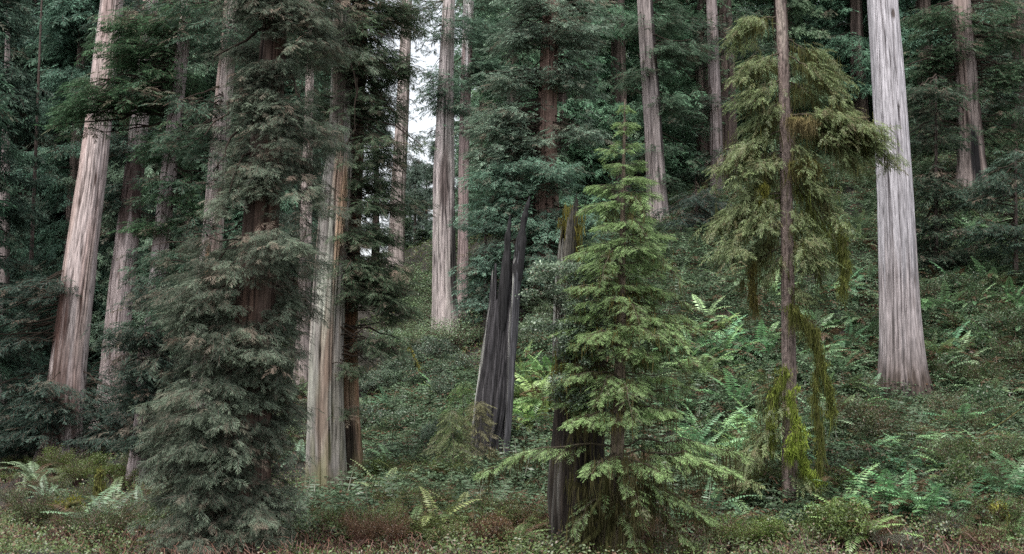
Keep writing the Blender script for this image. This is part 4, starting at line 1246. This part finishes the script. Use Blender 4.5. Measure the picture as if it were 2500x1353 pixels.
SHR = [shrub_mesh(k, False) for k in range(4)] + [shrub_mesh(9 + k, True) for k in range(3)]
SZ = [("leafy grey green shrub on the bank between the twin stemmed redwood and the burnt snag", (880, 1150, 860, 1150), 30, 1.2, (.078, .112, .082), 0),
      ("wispy pale green shrub in the notch below the sky gap", (960, 1130, 690, 880), 20, 1.7, (.095, .145, .080), 1),
      ("lime leaved low shrub along the left bank under the leaning redwood", (10, 400, 1130, 1200), 18, .9, (.070, .105, .025), 1),
      ("reddish twiggy shrub along the bottom middle of the forest floor", (760, 1330, 1180, 1352), 44, .75, (.075, .105, .034), 1),
      ("twiggy brown green shrub around the foot of the white redwood", (2060, 2330, 970, 1110), 16, .9, (.055, .070, .030), 1),
      ("dusky shrub on the right hand slope above the big ferns", (2260, 2500, 640, 1000), 20, 1.1, (.045, .070, .028), 1),
      ("bushy shrub behind the burnt snag and left of the dark stump", (1270, 1345, 760, 920), 9, 1.1, (.060, .085, .050), 0),
      ("pale twiggy bush at the bottom right below the spruce", (2090, 2320, 1200, 1350), 14, .65, (.085, .095, .075), 1),
      ("fresh green shrub along the bottom edge near the spruce foot", (1780, 2080, 1200, 1350), 20, .8, (.075, .110, .030), 1),
      ("small bramble shrub at the lower right corner", (2280, 2500, 1060, 1350), 24, .9, (.055, .085, .030), 1),
      ("dark green shrub among the ferns on the slope between hemlock and white redwood", (1640, 2150, 640, 1150), 24, .85, (.045, .078, .040), 0),
      ("dark shrub in the thicket on the slope at the right edge", (2240, 2500, 540, 1100), 46, 1.0, (.040, .072, .036), 0),
      ("green shrub in the hollow left of the burnt snag's foot", (870, 1150, 1040, 1230), 26, .8, (.060, .092, .046), 0),
      ("rust brown leafless shrub in the tangle along the bottom edge", (740, 2500, 1170, 1352), 46, .62, (.085, .052, .030), 1),
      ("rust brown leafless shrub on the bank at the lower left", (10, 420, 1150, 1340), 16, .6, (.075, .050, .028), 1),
      ("dark leafy shrub at the lower left among the big ferns", (20, 420, 1210, 1350), 20, .85, (.040, .060, .022), 1)]  # leaf colour darkened to imitate the low light at lower left
for (lab, (x0, x1, y0, y1), n, s0, colr, wisp) in SZ:
    for k in range(n):
        p = clear_hit(x0, x1, y0, y1)
        r2 = root("shrub", p, lab, "shrub", lab.replace("shrub", "shrubs").replace(" bush ", " bushes "))
        s = s0 * R.uniform(.7, 1.25)
        r2.scale = (s, s * R.uniform(.7, 1.), s * R.uniform(.6, 1.1))
        r2.rotation_euler = (0, 0, R.uniform(0, TAU))
        m = SHR[int(R.integers(4, 7)) if wisp and R.random() < .8 else int(R.integers(0, 4))]
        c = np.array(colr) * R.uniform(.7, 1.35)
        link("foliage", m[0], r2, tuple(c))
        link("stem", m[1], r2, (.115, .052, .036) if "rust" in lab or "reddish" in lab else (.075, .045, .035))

# ================================================================== GROUND COVER (uncountable)
def scatter(n, d0=17, d1=95):
    dd = np.exp(R.uniform(math.log(d0), math.log(d1), n))
    x = R.uniform(-.56, .56, n) * dd
    return x, dd


# a bed of smaller ferns that nobody could count
fb = [fern_mesh(700 + k, 10, .14, True, 9) for k in range(4)]
fb = [(np.concatenate(q.v), np.concatenate(q.a)[:, :3]) for q in fb]
n = 11000
x, y = scatter(n, 27, 105)
kk = (x > -6) & ((vn(x * .15, y * .15, 0, 55) + .25 * sstep(-5, 15, x)) > .30)
x, y = x[kk], y[kk]
n = len(x)
z = gz(x, y)
wh, yaw, sc = R.integers(0, 4, n), R.uniform(0, TAU, n), R.uniform(.85, 1.6, n) * (.9 + y / 200)
g = Geo()
for i in range(n):
    fv, fa = fb[wh[i]]
    ca, sa = math.cos(yaw[i]), math.sin(yaw[i])
    q = fv * sc[i]
    g.add(np.stack([q[:, 0] * ca - q[:, 1] * sa + x[i], q[:, 0] * sa + q[:, 1] * ca + y[i], q[:, 2] + z[i]], -1), np.arange(len(fv)).reshape(-1, 4), fa * np.array([R.uniform(.5, 1.3), 1, 1]))
tag(link("fern_bed", g.mesh("fern_bed", M_FERN), None, (.060, .096, .058)), "bed of small ferns spreading over the slope between the larger ones", "ferns", kind="stuff")

n = 150000
x, y = scatter(n, 17, 110)
dens = vn(x * .35, y * .35, 0, 91) * .6 + vn(x * 1.1, y * 1.1, 0, 92) * .4
k = (dens > .45) | ((y < 27) & (dens > .3))
x, y, dens = x[k], y[k], dens[k]
n = len(x)
z = gz(x, y)
p = np.stack([x, y, z + R.uniform(.02, .6, n) * np.maximum(sstep(.38, .62, dens), .25)], -1)
g = Geo()
nr = R.normal(0, .5, (n, 3)) + np.array([0, -.2, .8])
nr /= np.linalg.norm(nr, axis=1)[:, None]
a = np.cross(nr, R.normal(0, 1, (n, 3)))
a /= np.linalg.norm(a, axis=1)[:, None]
b = np.cross(nr, a)
s = (R.uniform(.016, .034, n) * (.7 + y / 38))[:, None]
for rep in range(3):
    off = R.normal(0, .07, (n, 3))
    v = np.stack([p + off - a * s, p + off + b * s * .55, p + off + a * s, p + off - b * s * .55], 1)
    at = np.stack([np.repeat(R.random(n)[:, None] * .9, 4, 1), np.repeat(R.random(n)[:, None], 4, 1) * .7, np.repeat(((R.random(n) < .15) * .8)[:, None], 4, 1)], -1)
    g.add(v.reshape(-1, 3), np.arange(n * 4).reshape(-1, 4), at.reshape(-1, 3))
tag(link("undergrowth", g.mesh("undergrowth", M_LEAF), None, (.070, .102, .036)), "small lime and brown leaves covering the forest floor", "undergrowth", kind="stuff")

n = 24000
x, y = scatter(n, 19, 60)
dens = vn(x * .3, y * .3, 0, 95)
k = dens > .40
x, y = x[k], y[k]
n = len(x)
p0 = np.stack([x, y, gz(x, y)], -1)
az = R.uniform(0, TAU, n)
L = R.uniform(.2, .7, n)
t = np.linspace(0, 1, 5)
hh = R.uniform(.08, .45, n)
q = p0[:, None] + np.stack([np.cos(az)[:, None] * L[:, None] * t, np.sin(az)[:, None] * L[:, None] * t, hh[:, None] * np.sin(t * 2.3)[None]], -1) + R.normal(0, .03, (n, 5, 3))
wv = np.array([1, 0, .3]) * .004 * (1 + y / 45)[:, None, None]
v = np.stack([q[:, :-1] - wv, q[:, :-1] + wv, q[:, 1:] + wv, q[:, 1:] - wv], 2)
g = Geo()
at = np.broadcast_to(np.stack([R.random(n), R.random(n), (R.random(n) < .4) * .6], -1)[:, None, None], (n, 4, 4, 3))
g.add(v.reshape(-1, 3), np.arange(n * 16).reshape(-1, 4), at.reshape(-1, 3))
tag(link("bramble_thicket", g.mesh("bramble_thicket", M_TWIG), None, (.085, .042, .030)), "tangle of bare reddish brown bramble stems over the forest floor", "brambles", kind="stuff")

# ================================================================== MOSSY LOGS AND STICKS
def mossy(name, lab, cat, pts, dd, rad, colr, n=260, ln=(.05, .25)):
    q = np.array([P(p_[0], p_[1], dd) for p_ in pts])
    t = np.linspace(0, 1, 6 * len(pts))
    u = np.linspace(0, 1, len(pts))
    q = np.stack([np.interp(t, u, q[:, k_]) for k_ in range(3)], -1) + R.normal(0, rad * .12, (len(t), 3))
    org = q[0].copy()
    r3 = root(name, org, lab, cat)
    g = Geo()
    tube(g, q, np.linspace(rad, rad * .55, len(q)) * R.uniform(.8, 1.2, len(q)), 8, (.075, .07, .025))
    link("wood", g.mesh("wood", M_FINE, org, True), r3)
    gm = Geo()
    strands(gm, q + R.normal(0, rad * .7, q.shape), n, ln, .012, (.4, 1.), wob=.6)
    strands(gm, q + np.array([0, 0, rad]), n, (.03, .1), .02, (.5, 1.), wob=1.2)
    link("moss", gm.mesh("moss", M_MOSS, org), r3, colr)


mossy("mossy_log", "mossy arched log lying among ferns at the lower left", "log", [(85, 1300), (110, 1255), (140, 1237), (200, 1225)], 30.5, .13, (.13, .13, .025))
mossy("mossy_stump", "short mossy upright stub at the lower left, above the ferns", "stump", [(237, 1220), (238, 1185), (246, 1150)], 36, .12, (.085, .09, .03))
mossy("mossy_stick", "mossy hooked dead stick at the bottom right corner", "stick", [(2470, 1372), (2462, 1300), (2452, 1238), (2440, 1230), (2424, 1240)], 26, .045, (.20, .20, .055), 120)
mossy("mossy_branch", "low mossy fallen branch arching over ferns on the right", "branch", [(2345, 1092), (2365, 1082), (2400, 1080), (2440, 1120), (2470, 1170)], 32, .04, (.16, .13, .04), 200)
mossy("mossy_branch", "thin yellow mossed branch leaning in the middle shrubs", "branch", [(1000, 845), (1015, 880), (1028, 905)], 52, .05, (.16, .15, .04), 60)
mossy("fallen_branch", "thin bare dark branch slanting across the far right slope", "branch", [(2330, 1110), (2400, 1060), (2450, 1030), (2490, 1000)], 33, .025, (.05, .04, .03), 10)

# ================================================================== LIGHT, SKY, CAMERA
SUN_EL, SUN_AZ = math.radians(72), math.radians(205)     # high, behind and to the left of the viewpoint
w = bpy.data.worlds.new("World")
scene.world = w
w.use_nodes = True
nt = w.node_tree
nt.nodes.clear()
sky = N(nt, "ShaderNodeTexSky", sky_type="NISHITA", sun_disc=False)
sky.sun_elevation = SUN_EL
sky.sun_rotation = SUN_AZ
sky.dust_density = 4
sky.air_density = 1.2
hs = N(nt, "ShaderNodeHueSaturation")
hs.inputs["Saturation"].default_value = .25
hs.inputs["Value"].default_value = 2.35
bg = N(nt, "ShaderNodeBackground")
bg.inputs[1].default_value = .15
wo = N(nt, "ShaderNodeOutputWorld")
nt.links.new(sky.outputs[0], hs.inputs["Color"])
nt.links.new(hs.outputs[0], bg.inputs[0])
nt.links.new(bg.outputs[0], wo.inputs[0])

sl = bpy.data.lights.new("sun", "SUN")
sl.energy = 4.3
sl.angle = math.radians(16)
sl.color = (1, .96, .9)
so = bpy.data.objects.new("sun", sl)
COL.objects.link(so)
# nishita sun_rotation turns clockwise from +Y seen from above
sd = Vector((math.sin(SUN_AZ) * math.cos(SUN_EL), math.cos(SUN_AZ) * math.cos(SUN_EL), math.sin(SUN_EL)))
so.rotation_euler = (-sd).to_track_quat("-Z", "Y").to_euler()

cam = bpy.data.cameras.new("camera")
cam.sensor_width = 36
cam.lens = 36 * F / W
cam.clip_end = 3000
co = bpy.data.objects.new("camera", cam)
COL.objects.link(co)
co.rotation_euler = (math.pi / 2 + TILT, 0, 0)
scene.camera = co
scene.view_settings.view_transform = "Standard"
scene.view_settings.look = "None"
scene.view_settings.exposure = 0
scene.cycles.max_bounces = 6
scene.cycles.diffuse_bounces = 3
scene.cycles.glossy_bounces = 2
scene.cycles.transmission_bounces = 3
scene.cycles.use_denoising = False
